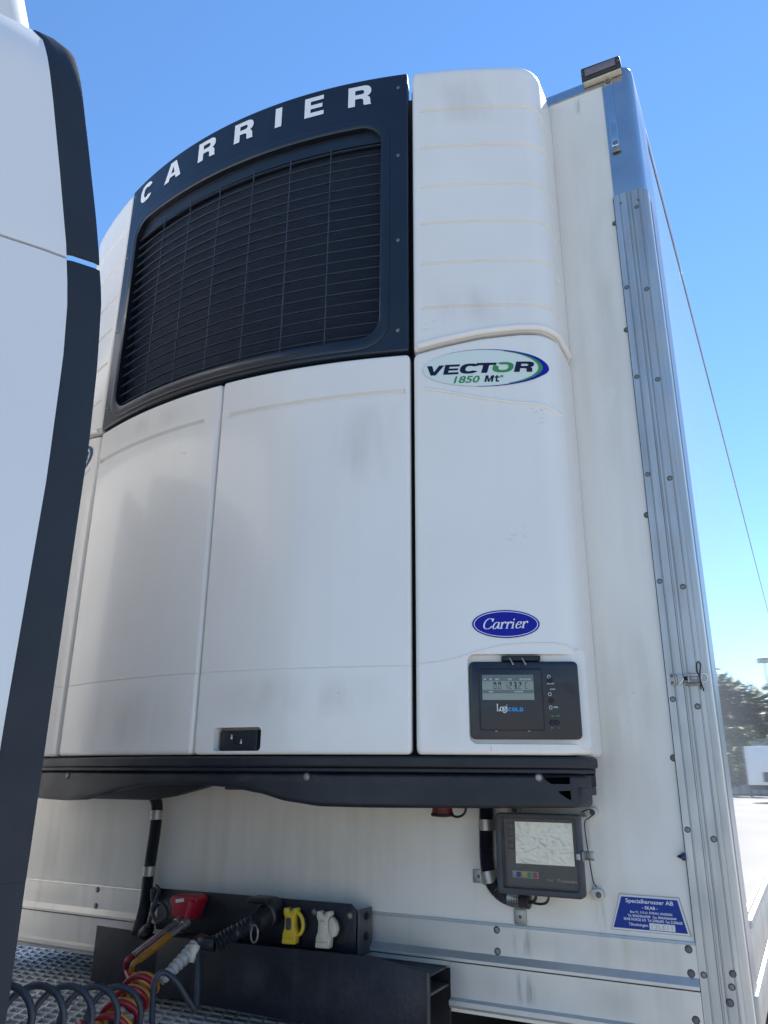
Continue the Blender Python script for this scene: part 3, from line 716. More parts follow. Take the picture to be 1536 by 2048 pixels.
# keys on the right margin
for (z, kind) in ((1.923, 0), (1.880, 1), (1.8475, 2)):
    ringp = [arc(0, 0, .0042, .0045, 0, 345, 20), arc(0, 0, .0030, .0033, 0, 345, 18)]
    decal('key_symbol', ([(xx+.1985, zz_+z) for xx, zz_ in fill(ringp)[0]], fill(ringp)[1]), M['print'], Cn, fd(-.0030))
for (s_, x0, x1, z, m_) in (('ENG/ELEC', .194, .211, 1.904, 'print'), ('START', .200, .213, 1.890, 'print'), ('DIESEL', .206, .217, 1.8465, 'print'), ('ON  OFF', .197, .220, 1.8255, 'greenprint'), ('STOP', .212, .219, 1.797, 'redprint'), ('I', .198, .199, 1.797, 'print')):
    decal('caption', fit2d(text2d(s_, .025), x0, x1, z, z+.0036), M[m_], Cn, fd(-.0030))
for z in (1.913, 1.864, 1.811):
    for ds in ((.202,) if z > 1.85 else (.201, .212)):
        mk('push_button', *lathe(D3(ds, z, -.0045), en, [(.0068, 0), (.0068, .0022), (.0055, .0032), (0, .0034)], 18), M['button'], Cn, smooth=30)
for s_ in (.062, .142): dbox('clip', s_-.003, s_+.003, 1.7895, 1.7925, -.001, .0014, M['bolt'], Cn, 0, .0005)

# badges
def badge_oval(name, cx, cz, a, b, m, parent, off, n=56):
    V = []; Fc = []; rings = 10
    for k in range(rings+1):
        for i in range(n):
            t = 2*math.pi*i/n; x = cx+a*k/rings*math.cos(t); z = cz+b*k/rings*math.sin(t); V.append(on_pod(x, z, off))
    for k in range(rings):
        for i in range(n): Fc.append([k*n+i, (k+1)*n+i, (k+1)*n+(i+1) % n, k*n+(i+1) % n])
    return mk(name, V, Fc, m, parent, smooth='flat2d')
def on_pod(x, z, off):
    P = PR if x > 0 else PLf
    p, nn = P.at(P.s_of_x(x)); return Vector((p.x+nn.x*off, p.y+nn.y*off, z))
def crescent(name, cx, cz, a, b, inner, t0, t1, m, parent, off, n=60):
    V = []; Fc = []; K = 5; dx, a2, b2 = inner
    for i in range(n+1):
        t = R(t0+(t1-t0)*i/n)
        P0 = Vector((cx+a*math.cos(t), cz+b*math.sin(t))); P1 = Vector((cx+dx+a2*math.cos(t), cz+b2*math.sin(t)))
        for k in range(K+1):
            q = P0.lerp(P1, k/K); V.append(on_pod(q.x, q.y, off))
    for i in range(n):
        for k in range(K): j = i*(K+1)+k; Fc.append([j, j+K+1, j+K+2, j+1][::-1])
    return mk(name, V, Fc, m, parent, smooth='flat2d')
def model_badge(cx, cz, parent):
    a, b = .165, .0605
    badge_oval('badge_outline', cx, cz, a, b, M['ovalline'], parent, .0012)
    ov = badge_oval('badge', cx, cz, a-.0012, b-.0012, M['oval'], parent, .0016)
    crescent('badge_crescent', cx, cz, a, b, (-.0072, a-.0072, b-.0014), -95, 150, M['blue'], ov, .0022)
    crescent('badge_crescent', cx-.0072, cz, a-.0074, b-.0016, (-.005, a-.0124, b-.0022), -62, 66, M['green'], ov, .0026)
    xs_ = [(cx-.152, cx-.105, 'V'), (cx-.109, cx-.063, 'E'), (cx-.064, cx-.013, 'C'), (cx-.020, cx+.034, 'T'), (cx+.022, cx+.077, 'O'), (cx+.077, cx+.130, 'R')]
    k = 0
    for x0, x1, ch in xs_:
        k += 1
        polys = GL[ch]
        if ch == 'O': polys = [arc(.5, .5, .5, .5, -205, 128, 30, .8)+arc(.52, .5, .24, .28, 118, -190, 24, .8)]
        decal('badge_letter', fit2d(fill(polys), x0, x1, cz-.0205+.0008*k, cz+.0105+.0012*k, .16), M['green' if ch == 'O' else 'navy'], ov, lambda x, z, k=k: on_pod(x, z, .0024+.0001*k))
    decal('badge_number', fit2d(text2d('1850', .022), cx-.082, cx-.012, cz-.048, cz-.0255, .25), M['green'], ov, lambda x, z: on_pod(x, z, .0024))
    for ch, x0, x1 in (('M', -.001, .026), ('t', .026, .040)):
        decal('badge_letter', fit2d(fill(GL[ch]), cx+x0, cx+x1, cz-.0465, cz-.0255, .22), M['navy'], ov, lambda x, z: on_pod(x, z, .0024))
    decal('badge_letter', fit2d(fill([arc(0, 0, 1, 1, 0, 345, 18), arc(0, 0, .5, .5, 0, 345, 16)]), cx+.041, cx+.049, cz-.0325, cz-.0255), M['navy'], ov, lambda x, z: on_pod(x, z, .0024))
model_badge(.834, 2.803, podR)
model_badge(-.834, 2.803, podL)
# blue oval maker badge
cx, cz = .8605, 2.0565
ov = badge_oval('maker_badge', cx, cz, .0785, .0362, M['blue'], podR, .0016)
crescent('badge_ring', cx, cz, .0745, .0330, (0, .0728, .0314), 0, 360, M['letter'], ov, .0021, 80)
wd = penword('Carrier', .135, .045)
wx = sum(PEN[c_][0] for c_ in 'Carrier')
for i, (V, Fc) in enumerate(wd):
    V = [(cx-.0545+(x+.24*z)*(.1080/(wx+.2)), cz-.0135+z*.0275+.0030*(x/wx)) for x, z in V]
    decal('badge_letter', (V, Fc), M['letter'], ov, lambda x, z, i=i: on_pod(x, z, .0021+.00008*i))

# unit core, bottom lip, valance
core = []
for k in range(41):
    x = -.98+1.96*k/40; core.append((x, min(-.02, Fy(x)+.095)))
core += [(1.0, -.004), (-1.0, -.004)]
n = len(core); V = [Vector((x, y, 1.66)) for x, y in core]+[Vector((x, y, 3.925)) for x, y in core]
mk('unit_frame', V, [list(range(n)), list(range(n, 2*n))]+[[i, (i+1) % n, (i+1) % n+n, i+n] for i in range(n)], M['black'], U)
for x in (XC-.001, .6395, -.620):
    y = Fy(x); box('seam_strip', (x-.012, x+.012, y+.0365, y+.06, ZD0+.004, 3.9 if abs(x) > .3 else ZD1-.01), M['rubber'], U, b=0)
def bowx(x0, x1, off):
    return [(x0+(x1-x0)*k/60, Fy(x0+(x1-x0)*k/60)+off) for k in range(61)]
lipP = Path([(-1.028, -.10)]+bowx(-1.018, 1.018, .004)+[(1.032, -.10)])
shell('bottom_lip', lipP, 1.704, 1.731, M['black'], U, r=.006, th=.04, n=50, nz=2)
shell('lip_bead', Path([(-1.024, -.10)]+bowx(-1.014, 1.014, .011)+[(1.026, -.10)]), 1.6925, 1.7037, M['black'], U, r=.004, th=.03, n=50, nz=2)
def valz(x):
    P = [(-1.1, 1.606), (-.72, 1.604), (-.58, 1.604), (-.46, 1.609), (-.36, 1.622), (-.26, 1.641), (-.17, 1.653), (-.08, 1.657), (.04, 1.657), (.14, 1.652), (.22, 1.640), (.31, 1.620), (.40, 1.610), (.52, 1.609), (1.1, 1.614)]
    for (a, za), (b, zb_) in zip(P, P[1:]):
        if a <= x <= b:
            t = (x-a)/(b-a); t = t*t*(3-2*t)*.5+t*.5; return za+(zb_-za)*t
vp = Path([(-1.004, -.06)]+bowx(-.992, .992, .022)+[(1.004, -.06)])
val = shell('valance', vp, lambda s: valz(max(-1.05, min(1.05, vp.at(s)[0].x))), 1.692, M['black'], U, r=.012, th=.02, corner=(.002, .002, .002, .002), n=110, nz=4)
for poly in ([(.922, 1.6830), (.979, 1.6845), (.979, 1.668), (.938, 1.668), (.926, 1.676)], [(.952, 1.652), (.979, 1.653), (.979, 1.631), (.972, 1.634), (.955, 1.646)]):
    cut(val, prism(poly, -.30, -.120))
shell('slot_shade', Path(bowx(.88, .983, .050)), 1.622, 1.690, M['void'], val, r=.002, th=.01, n=10, nz=2)  # black sheet added so the slots read as shaded inside
for x, z in ((-.559, 1.678), (.362, 1.6805), (.912, 1.6825)):
    bolt(x, Fy(x)+.0215, z, val, 1.25, M['zinc'])
V, Fc = prism([(-1.0, 1.602), (-.44, 1.6025), (-.34, 1.615), (-.24, 1.636), (-.16, 1.655), (-.12, 1.665), (-.12, 1.69), (-1.0, 1.69)], -.135, -.10); mk('drip_tray', *bev(V, Fc, .006), M['black'], U, smooth=30)
box('drip_tray', (-.10, 1.0, -.16, -.004, 1.640, 1.6595), M['black'], U, b=.004)

# ================================================================== WALL FITTINGS
# red test socket hanging under the unit
Rs = thing('test_socket', 'dark red round socket with black strap cap hanging under the valance', 'socket', (.602, -.10, 1.58))
mk('body', *lathe((.602, -.10, 1.640), (0, 0, -1), [(.026, 0), (.026, .02), (.0275, .021), (.0275, .046), (.029, .047), (.029, .051)], 24), M['maroon'], Rs, smooth=30)
mk('cap', *lathe((.602, -.10, 1.5885), (0, 0, -1), [(.031, 0), (.032, .003), (.029, .007), (.010, .0095), (0, .0095)], 24), M['button'], Rs, smooth=30)
tube('strap', spline([(.628, -.10, 1.585), (.645, -.10, 1.581), (.662, -.10, 1.587), (.670, -.10, 1.600), (.668, -.10, 1.625), (.664, -.10, 1.6395)], 6), .0032, M['button'], Rs, 8)

def corrugated(P, r, pitch=.0045, amp=.0014):
    Q = spline(P, 10); L = [0]
    for a, b in zip(Q, Q[1:]): L.append(L[-1]+(b-a).length)
    out, rr = [], []; s_ = 0; i = 0
    while s_ < L[-1]:
        while L[i+1] < s_: i += 1
        out.append(Q[i].lerp(Q[i+1], (s_-L[i])/(L[i+1]-L[i]+1e-9))); rr.append(r+amp*(1 if int(s_/(pitch/2)) % 2 == 0 else -.6)); s_ += pitch/2
    return out, rr
def clamp(name, cx, cz, wd, h, ang, parent, tab=None, r=.019, y=-.028):
    """half-round clip over a hose plus its screw tab"""
    pr = [(-r-.004, 0)]+[(-(r+.002)*math.cos(R(t)), -(r+.002)*math.sin(R(t))-.006) for t in range(0, 181, 20)]+[(r+.004, 0)]
    V = []; Fc = []; ca, sa = math.cos(R(ang)), math.sin(R(ang)); k = len(pr)
    for q in (-h/2, h/2):
        for px_, py_ in pr: V.append(Vector((cx+px_*ca-q*sa, y+.006+py_, cz+px_*sa+q*ca)))
        for px_, py_ in pr: V.append(Vector((cx+px_*.9*ca-q*sa, y+.006+py_*.9+.001, cz+px_*.9*sa+q*ca)))
    for j in range(k-1):
        Fc += [[j, j+1, j+1+2*k, j+2*k], [j+k, j+k+2*k, j+k+1+2*k, j+k+1], [j, j+k, j+k+1, j+1], [j+2*k, j+1+2*k, j+k+1+2*k, j+k+2*k]]
    o = mk(name, V, Fc, M['zinc'], parent, smooth=50)
    if tab:
        tx, tz, tw, th_ = tab
        t_ = box('clip_tab', (tx-tw/2, tx+tw/2, -.005, -.0008, tz-th_/2, tz+th_/2), M['zinc'], o, b=.0015)
        bolt(tx, -.005, tz, t_, .5, M['dirtybolt'], 'screw')
    return o
# right conduit
C1 = thing('cable_conduit', 'black corrugated conduit curving under the recorder box on the right', 'conduit', (.72, -.03, 1.39))
P, rr = corrugated([(.704, -.034, 1.660), (.702, -.030, 1.600), (.698, -.027, 1.53), (.698, -.027, 1.47), (.705, -.027, 1.428), (.728, -.028, 1.398), (.765, -.030, 1.383), (.815, -.032, 1.3815)], .0185)
tube('hose', P, rr, M['hose'], C1, 14)
clamp('hose_clip', .700, 1.560, 0, .028, 0, C1)
clamp('hose_clip', .703, 1.431, 0, .030, 12, C1, (.664, 1.428, .034, .034))
clamp('hose_clip', .772, 1.3835, 0, .032, 82, C1, (.776, 1.338, .034, .036))
for a, b, c_ in ((.835, 1.405, .0038), (.868, 1.408, .0032)):
    tube('cable', spline([(.800, -.030, 1.381), (a-.025, -.036, 1.377), (a-.004, -.04, 1.388), (a, -.045, 1.420)], 7), c_, M['hose'], C1, 8)
# left conduit
C2 = thing('cable_conduit', 'black conduit running down the wall left of the coupling bracket', 'conduit', (-.48, -.03, 1.25))
P, rr = corrugated([(-.535, -.034, 1.655), (-.505, -.030, 1.612), (-.488, -.028, 1.575), (-.489, -.027, 1.50), (-.494, -.027, 1.43), (-.4985, -.028, 1.36), (-.494, -.034, 1.29), (-.480, -.06, 1.235), (-.47, -.085, 1.20)], .0185, amp=.0008)
tube('hose', P, rr, M['hose'], C2, 14)
clamp('hose_clip', -.489, 1.553, 0, .03, 0, C2, (-.520, 1.553, .024, .026)); clamp('hose_clip', -.497, 1.378, 0, .03, 0, C2, (-.530, 1.375, .026, .03))

# temperature recorder box
B = thing('recorder_box', 'grey framed recorder box with clear lid over crumpled silver foil', 'recorder', (.87, 0, 1.41))
body = box('case', (.766, .972, -.092, -.0008, 1.412, 1.590), M['recbody'], B, b=.008)
for x, z in ((.775, 1.600), (.985, 1.598), (.985, 1.406)):
    e = mk('mounting_ear', *bev(*prism(rrect(x-.017, x+.015, z-.013, z+.013, .012, 5), -.020, -.0008), .002), M['recbody'], B, smooth=30); bolt(x+.003, -.020, z, e, .8, M['dirtybolt'], 'screw')
tube('seal_cord', spline([(.968, -.05, 1.600), (.985, -.03, 1.606), (.992, -.022, 1.596), (.983, -.04, 1.585), (.976, -.06, 1.572), (.978, -.05, 1.50), (.982, -.04, 1.44), (.986, -.024, 1.425)], 6), .0015, M['wire'], B, 6)
# lid: frame ring, pane, fascia behind it
def frame_ring(name, o, i, y0, y1, m, parent, r=.010):
    O, I = rrect(*o, r, 5), rrect(*i, r*.5, 5); n = len(O)
    V = [Vector((x, y0, z)) for x, z in O]+[Vector((x, y0, z)) for x, z in I]+[Vector((x, y1, z)) for x, z in O]+[Vector((x, y1, z)) for x, z in I]
    Fc = []
    for k in range(n):
        j = (k+1) % n; Fc += [[k, j, n+j, n+k], [2*n+k, 3*n+k, 3*n+j, 2*n+j], [k, 2*n+k, 2*n+j, j], [n+k, n+j, 3*n+j, 3*n+k]]
    return mk(name, *bev(V, Fc, .0025, 2, 60), m, parent, smooth=35)
lid = frame_ring('lid', (.760, .978, 1.4065, 1.596), (.775, .966, 1.4210, 1.584), -.124, -.0935, M['recframe'], B)
fas = box('fascia', (.7765, .9645, -.1015, -.0937, 1.4225, 1.5825), M['recface'], B, b=0)
pane = box('pane', (.7757, .9653, -.1185, -.1160, 1.4217, 1.5833), M['pane'], lid, b=0)
# crumpled foil sheet (real folds)
random.seed(3)
fxs = [(random.uniform(0, 1), random.uniform(0, 1), random.uniform(.04, .16), random.uniform(-1, 1)) for _ in range(46)]
G = []
for i in range(70):
    row = []
    for j in range(48):
        u_, v_ = i/69, j/47; h = 0
        for a, b, c_, d in fxs: h += d*max(0, 1-math.hypot(u_-a, (v_-b)*.8)/c_)
        h = .35*h+.55*math.sin(31*u_+6*math.sin(9*v_))*math.sin(23*v_+4*math.sin(7*u_))+.5*(1 if abs(u_-.52-.12*math.sin(8*v_)) < .03 else 0)+.5*(1 if abs(v_-.55-.10*math.sin(9*u_)) < .035 else 0)
        x0_ = .8055+.002*v_; x1_ = .9560-.001*v_
        row.append(Vector((x0_+(x1_-x0_)*u_, -.1050+.00055*max(-1, min(1, h)), 1.4765+.0985*v_)))
    G.append(row)
mk('foil_sheet', *gridsolid(G, Vector((0, .0006, 0))), M['foil'], B, smooth=20)
keys = box('key_column', (.786, .8030, -.1035, -.1018, 1.5080, 1.5740), M['recframe'], fas, b=.001)
for k in range(4): box('key', (.7885, .8005, -.1048, -.1038, 1.5115+.0152*k, 1.5225+.0152*k), M['recface'], fas, b=.0008)
stp = box('button_strip', (.7945, .8620, -.1030, -.1018, 1.4430, 1.4590), M['sleeve'], fas, b=.001)
for k, mm in enumerate((M['plateblue'], M['yellow'], M['greenprint'], M['redprint'])):
    box('colour_button', (.8055+.0142*k, .8165+.0142*k, -.1042, -.1032, 1.4450, 1.4570), mm, fas, b=.0008)
box('small_window', (.8060, .8620, -.1026, -.1018, 1.4630, 1.4745), mat('green display', (.05, .075, .055), .3), fas, b=0)
for s_, x0, x1, z0, z1 in (('log', .883, .898, 1.4390, 1.4450), ('Transcan', .908, .957, 1.4385, 1.4455)):
    decal('caption', fit2d(text2d(s_), x0, x1, z0, z1), M['zinc'], fas, fl(-.1022))
for k in range(7):
    z = 1.436+.0225*k; mk('hinge_knuckle', *lathe((.7570, -.100, z), (0, 0, 1), [(.0045, 0), (.0045, .017)], 10), M['recframe'] if k % 2 else M['recbody'], lid, smooth=30)
box('hinge_leaf', (.751, .7595, -.0985, -.0935, 1.430, 1.585), M['zinc'], B, b=.001)
box('catch', (.9665, .9775, -.132, -.1245, 1.4935, 1.5085), M['zinc'], lid, b=.002)
hs = box('hasp', (.9790, .9835, -.126, -.082, 1.4905, 1.5125), M['bolt'], B, b=.0015)
box('hasp_arm', (.984, 1.001, -.090, -.0865, 1.4905, 1.4935), M['bolt'], hs, b=.0008); box('hasp_arm', (.984, 1.001, -.090, -.0865, 1.5085, 1.5115), M['bolt'], hs, b=.0008)
box('hasp_plate', (.984, .9985, -.0860, -.0845, 1.4905, 1.5115), M['zinc'], hs, b=.0005)

# coupling bracket: dark plate with sockets
Br = thing('coupling_bracket', 'black steel coupling plate across the trailer front carrying hose sockets', 'bracket', (0, -.08, 1.22))
plate = mk('plate', *bev(*prism([(-.395, 1.222), (.330, 1.222), (.330, 1.330), (.312, 1.3445), (-.395, 1.3385)], -.084, -.078), .0015), M['beam'], Br, smooth=30)
mk('end_flange', *bev(*prism([(.334, 1.216), (.3395, 1.216), (.3395, 1.331), (.334, 1.331)], -.084, -.010), .0012), M['beamedge'], Br, smooth=30)
for z in (1.312, 1.262): mk('bolt', *lathe((.3397, -.045, z), (1, 0, 0), [(.012, 0), (.012, .003), (.008, .0035), (.008, .009), (0, .010)], 6), M['chassis'], Br)
for x in (.193, .310): bolt(x, -.084, 1.3150, plate, 1.1, M['zinc'])
for x in (-.36, .25): box('stay', (x-.02, x+.02, -.0775, -.0225, 1.2225, 1.2355), M['beam'], Br, b=.002)

def palm_cover(name, cx, m, label, solid):
    t = thing(name, label, 'coupling cover', (cx, -.085, 1.24))
    mk('socket', *lathe((cx, -.0845, 1.283), (0, -1, 0), [(.034, 0), (.034, .012), (.028, .016), (.028, .022), (0, .022)], 24), M['chassis'], t, smooth=30)
    mk('cover', *bev(*prism([(cx-.026, 1.2345), (cx+.020, 1.2365), (cx+.022, 1.268), (cx+.014, 1.281), (cx+.013, 1.3060), (cx+.021, 1.318), (cx+.021, 1.3285), (cx+.006, 1.3275), (cx+.004, 1.320), (cx-.006, 1.319), (cx-.008, 1.3265), (cx-.024, 1.3265), (cx-.024, 1.312), (cx-.018, 1.300), (cx-.019, 1.276), (cx-.024, 1.262)], -.130, -.107), .004), m, t, smooth=35)
    if solid: mk('handle', *bev(*prism([(cx+.0225, 1.262), (cx+.036, 1.268), (cx+.042, 1.285), (cx+.036, 1.303), (cx+.0225, 1.316), (cx+.0148, 1.306), (cx+.0152, 1.282)], -.128, -.110), .004), m, t, smooth=35)
    else: tube('handle', spline([(cx+.017, -.119, 1.258), (cx+.032, -.119, 1.266), (cx+.038, -.119, 1.285), (cx+.032, -.119, 1.305), (cx+.017, -.119, 1.318)], 6), .0055, m, t, 10)
    mk('pin', *lathe((cx-.014, -.118, 1.321), (1, 0, 0), [(.004, 0), (.004, .03)], 10), M['bolt'], t, smooth=30)
    mk('inset', *bev(*prism(rrect(cx-.011, cx+.006, 1.272, 1.303, .006, 4), -.1335, -.1305), .001), M['recframe'] if not solid else m, t, smooth=30)
    mk('tail', *bev(*prism([(cx-.023, 1.2375), (cx+.017, 1.239), (cx+.016, 1.252), (cx-.021, 1.2505)], -.133, -.1303), .001), m, t, smooth=30)
palm_cover('coupling_cover', .141, M['yellow'], 'yellow hinged coupling cover with open ring handle on the black plate', False)
palm_cover('coupling_cover', .252, M['cream'], 'cream hinged coupling cover with solid handle on the black plate', True)

# red palm coupling
Rc = thing('red_coupling', 'bright red air coupling head at the left end of the black plate', 'coupling', (-.26, -.09, 1.27))
P4 = [at(350, 1832, -.12), at(389, 1839, -.12), at(396, 1815, -.12), at(404, 1797, -.12), at(396, 1789, -.12), at(352, 1789, -.12), at(346, 1800, -.12), at(352, 1814, -.12)]
mk('head', *bev(*prism([(p.x, p.z) for p in P4], -.140, -.0845), .007, 3), M['red'], Rc, smooth=40)
P4 = [at(350, 1799, -.145), at(366, 1797, -.145), at(366, 1804, -.145), at(350, 1806, -.145)]
mk('label_tab', *bev(*prism([(p.x, p.z) for p in P4], -.1425, -.1402), .0005), M['print'], Rc, smooth=30)
a = at(385, 1822, -.12); mk('lever', *bev(*prism([(a.x-.005, a.z-.030), (a.x+.012, a.z-.028), (a.x+.030, a.z+.030), (a.x+.012, a.z+.034)], -.155, -.1405), .004), M['red'], Rc, smooth=40)

# hose helper paths
def helix(P0, P1, r, turns, ph=0, n=18, r1=None, sag=0):
    P0, P1 = Vector(P0), Vector(P1); t = (P1-P0).normalized(); a, b = frame_of(t); out = []
    N = int(turns*n)
    for i in range(N+1):
        f = i/N; th = 2*math.pi*turns*f+ph; rr_ = r+((r1 or r)-r)*f
        out.append(P0.lerp(P1, f)+Vector((0, 0, -sag*4*f*(1-f)))+(a*math.cos(th)+b*math.sin(th))*rr_)
    return out
def airline(name, label, m, c0, c1, c2, c3, ph, dy):
    t = thing(name, label, 'hose', c3)
    a, b = Vector(c0), Vector(c1)
    d = b-a
    tube('fitting', [a, a+d*.10, a+d*.11, a+d*.36], [.0125, .0125, .0095, .0095], M['zinc'], t, 12)
    P, rr = [], []
    for k in range(61): P.append(a+d*(.36+.64*k/60)); rr.append(.0085 if k % 4 < 2 else .0112)
    tube('hose_tail', [P[0], P[-1]], .0082, m, t, 12)
    nn_, bb_ = frame_of(d.normalized())
    tube('spring_guard', [a+d*(.36+.62*k/180)+(nn_*math.cos(k*.62)+bb_*math.sin(k*.62))*.0094 for k in range(181)], .0016, M['zinc'] if m is M['redhose'] else m, t, 6)
    ax0, ax1 = Vector(c2), Vector(c3)
    H = helix(ax0, ax1, .036, 4.2, ph, 20, .046)
    H2 = helix(ax1, Vector((-.70, -1.02, 1.03)), .046, 7, ph+2*math.pi*4.2, 20, .048)
    lead = spline([b-d*.03, b, b+d*.10, Vector((b.x-.004, b.y-.01, b.z-.035)), H[0]], 6)
    tube('hose', lead+H[1:]+H2[2:], .0076, m, t, 10)
f0 = at(362, 1838, -.13); f1 = at(264, 1914, -.30); g0 = at(376, 1843, -.15); g1 = at(277, 1921, -.31)
k0, k1 = at(290, 1962, -.36), at(205, 2085, -.56)
airline('air_hose', 'red coiled air hose running down from the coupling plate', M['redhose'], f0, f1, k0, k1, .4, 0)
airline('air_hose', 'yellow coiled air hose twisted beside the red one', M['yelhose'], g0, g1, k0+Vector((.004, -.003, -.004)), k1+Vector((.006, -.004, -.006)), 2.6, 0)

# electric cable with grey spiral sleeve and black plug
E_ = thing('electric_cable', 'coiled grey-blue electric cable with pale ribbed sleeve and black plug', 'cable', (-.06, -.3, 1.1))
sA, sB = at(392, 1893, -.26), at(322, 1962, -.36)
P, rr = [], []
for k in range(49):
    f = k/48; P.append(sA.lerp(sB, f)); base = .0215-.0085*f; rr.append(base if (k % 6) < 4 else base*.72)
tube('ribbed_sleeve', P, rr, M['sleeve'], E_, 14)
pl0, pl1, pl2, pl3, pl4 = at(553, 1818, -.0855), at(520, 1838, -.16), at(480, 1860, -.20), at(430, 1888, -.245), at(398, 1892, -.255)
P, rr = corrugated([pl1, pl2, pl3], .021, pitch=.011, amp=.003); tube('plug_boot', P, rr, M['hose'], E_, 14)
mk('plug_head', *lathe(pl0, pl1-pl0, [(.034, 0), (.036, .01), (.036, .05), (.030, .055), (.028, .085), (.024, .1)], 22), M['hose'], E_, smooth=30)
box('plug_lid', (pl0.x-.065, pl0.x+.008, -.150, -.0850, pl0.z+.020, pl0.z+.034), M['hose'], E_, b=.005)
tube('elbow', spline([pl3, pl3.lerp(pl4, .5)+Vector((0, -.004, .004)), sA+(sA-sB).normalized()*.02, sA], 6), [.020]*18+[.019], M['hose'], E_, 14)
mk('ring_clip', *tubevf([pl1+Vector((.005+.012*math.cos(R(t)), -.03, -.032+.022*math.sin(R(t)))) for t in range(0, 361, 20)], .0028, 8), M['bolt'], E_, smooth=40)
tail = [at(398, 1898, -.27), at(396, 1945, -.30), at(392, 2015, -.33), at(378, 2002, -.35), at(352, 1962, -.38), at(326, 1945, -.40), at(309, 1965, -.42), at(304, 2030, -.44), at(300, 2090, -.46)]
cx_a, cx_b = at(262, 2026, -.46), at(-40, 2040, -1.00)
H = helix(cx_a, cx_b, .056, 5.2, .2, 24, .058)
tube('cable', spline(tail+[H[0]+Vector((.02, 0, -.03)), H[0]], 8)+H[1:], .0074, M['cable'], E_, 10)
mk('cable_end', *lathe(sA+Vector((.012, -.02, -.004)), (0, -.3, -1), [(.013, -.012), (.014, 0), (.010, .022), (.0085, .03)], 14), M['cream'], E_, smooth=30)
# loop of thin cable at the plate's left end
Lp = thing('slack_cable', 'thin dark cable loop hanging at the left end of the coupling plate', 'cable', (-.37, -.1, 1.25))
tube('cable', spline([at(312, 1772, -.085), at(318, 1780, -.10), at(312, 1800, -.12), at(304, 1822, -.13), at(314, 1842, -.135), at(331, 1836, -.13), at(332, 1818, -.125), at(318, 1806, -.12), at(303, 1830, -.12), at(296, 1858, -.11)], 7), .006, M['cable'], Lp, 8)
mk('gland', *lathe(at(309, 1790, -.09), (.2, -.3, 1), [(.011, -.02), (.013, 0), (.013, .018), (.009, .022)], 14), M['cable'], Lp, smooth=30)
mk('gland', *lathe(at(292, 1862, -.10), (.6, -.2, .4), [(.018, -.02), (.018, .02), (.012, .03)], 14), M['hose'], Lp, smooth=30)

# coupling beam (black channel) in front of the lower sill
Bm = thing('coupling_beam', 'heavy black steel channel beam below the coupling plate', 'beam', (0, -.1, 1.06))
mk('web', *bev(*prism([(-.33, 1.060), (.576, 1.052), (.576, 1.2155), (.405, 1.2345), (-.33, 1.2185)], -.142, -.132), .002), M['beam'], Bm, smooth=30)
mk('side_plate', *bev(*prism([(-.648, 1.050), (-.3355, 1.050), (-.3355, 1.208), (-.648, 1.211)], -.086, -.078), .002), M['beam'], Bm, smooth=30)
box('top_flange', (-.33, .574, -.1315, -.024, 1.203, 1.2095), M['beam'], Bm, b=.001)
box('middle_flange', (.05, .574, -.1315, -.002, 1.160, 1.1665), M['beamedge'], Bm, b=.001)
box('end_strip', (.5705, .5765, -.1475, -.1425, 1.053, 1.214), M['beamedge'], Bm, b=.0015)
box('back_plate', (-.30, .575, -.0095, -.003, 1.055, 1.200), M['chassis'], Bm, b=0)

# underside: landing legs, running gear
for sx in (-1, 1):
    lg = box('landing_leg', (sx*.85-.06, sx*.85+.06, 3.0, 3.12, .32, 1.124), M['chassis'], T, b=.008)
    box('foot', (sx*.85-.12, sx*.85+.12, 2.93, 3.19, .28, .3195), M['chassis'], lg, b=.01)
    box('chassis_beam', (sx*.55-.05, sx*.55+.05, 2.2, LEN-.3, .92, 1.124), M['chassis'], T, b=.008)
def wheel_mesh(cx, cy, cz, r, wd, parent, axis=(1, 0, 0), name='wheel'):
    ax = Vector(axis)
    o = mk(name, *lathe(Vector((cx, cy, cz))-ax*wd/2, axis, [(r*.60, 0), (r*.93, 0), (r, .03), (r, wd-.03), (r*.93, wd), (r*.60, wd), (r*.57, wd*.9), (r*.57, .1*wd)], 40), M['tyre'], parent, smooth=30)
    mk('rim', *lathe(Vector((cx, cy, cz))-ax*wd*.42, axis, [(r*.56, 0), (r*.52, .02), (r*.2, .06), (r*.2, wd*.8), (r*.52, wd*.8), (r*.56, wd*.84)], 30), M['zinc'], o, smooth=30)
    return o
for y in (8.2, 9.5, 10.8):
    for sx in (-1, 1): wheel_mesh(sx*1.03, y, .5, .5, .38, T)

# ================================================================== TRACTOR (turned away to the left)
TR = thing('tractor_unit', 'white tractor cab turned left with dark rubber edge on its side fairing', 'truck', (0, 1.2, 0), local=True, rotz=R(-120))
def lerpt(T_, z):
    if z <= T_[0][0]: return T_[0][1]
    for (a, u1), (b, u2) in zip(T_, T_[1:]):
        if a <= z <= b: return u1+(u2-u1)*(z-a)/(b-a)
    return T_[-1][1]
REAR = [(.9, 1.866), (2.2, 1.866), (2.41, 1.865), (2.6, 1.871), (2.777, 1.883), (2.87, 1.898), (3.0, 1.923), (3.194, 1.965), (3.40, 2.011), (3.48, 2.031), (3.51, 2.045), (3.53, 2.063), (3.54, 2.088)]
MID = [(.9, 1.948), (1.8, 1.948), (2.3, 1.942), (2.6, 1.948), (2.749, 1.958), (2.883, 1.978), (3.1, 2.023), (3.3, 2.066), (3.448, 2.100), (3.50, 2.114), (3.525, 2.128), (3.54, 2.150)]
def vin(z): return 1.25-(.0 if z < 3.35 else .28*(z-3.35)**2*4)
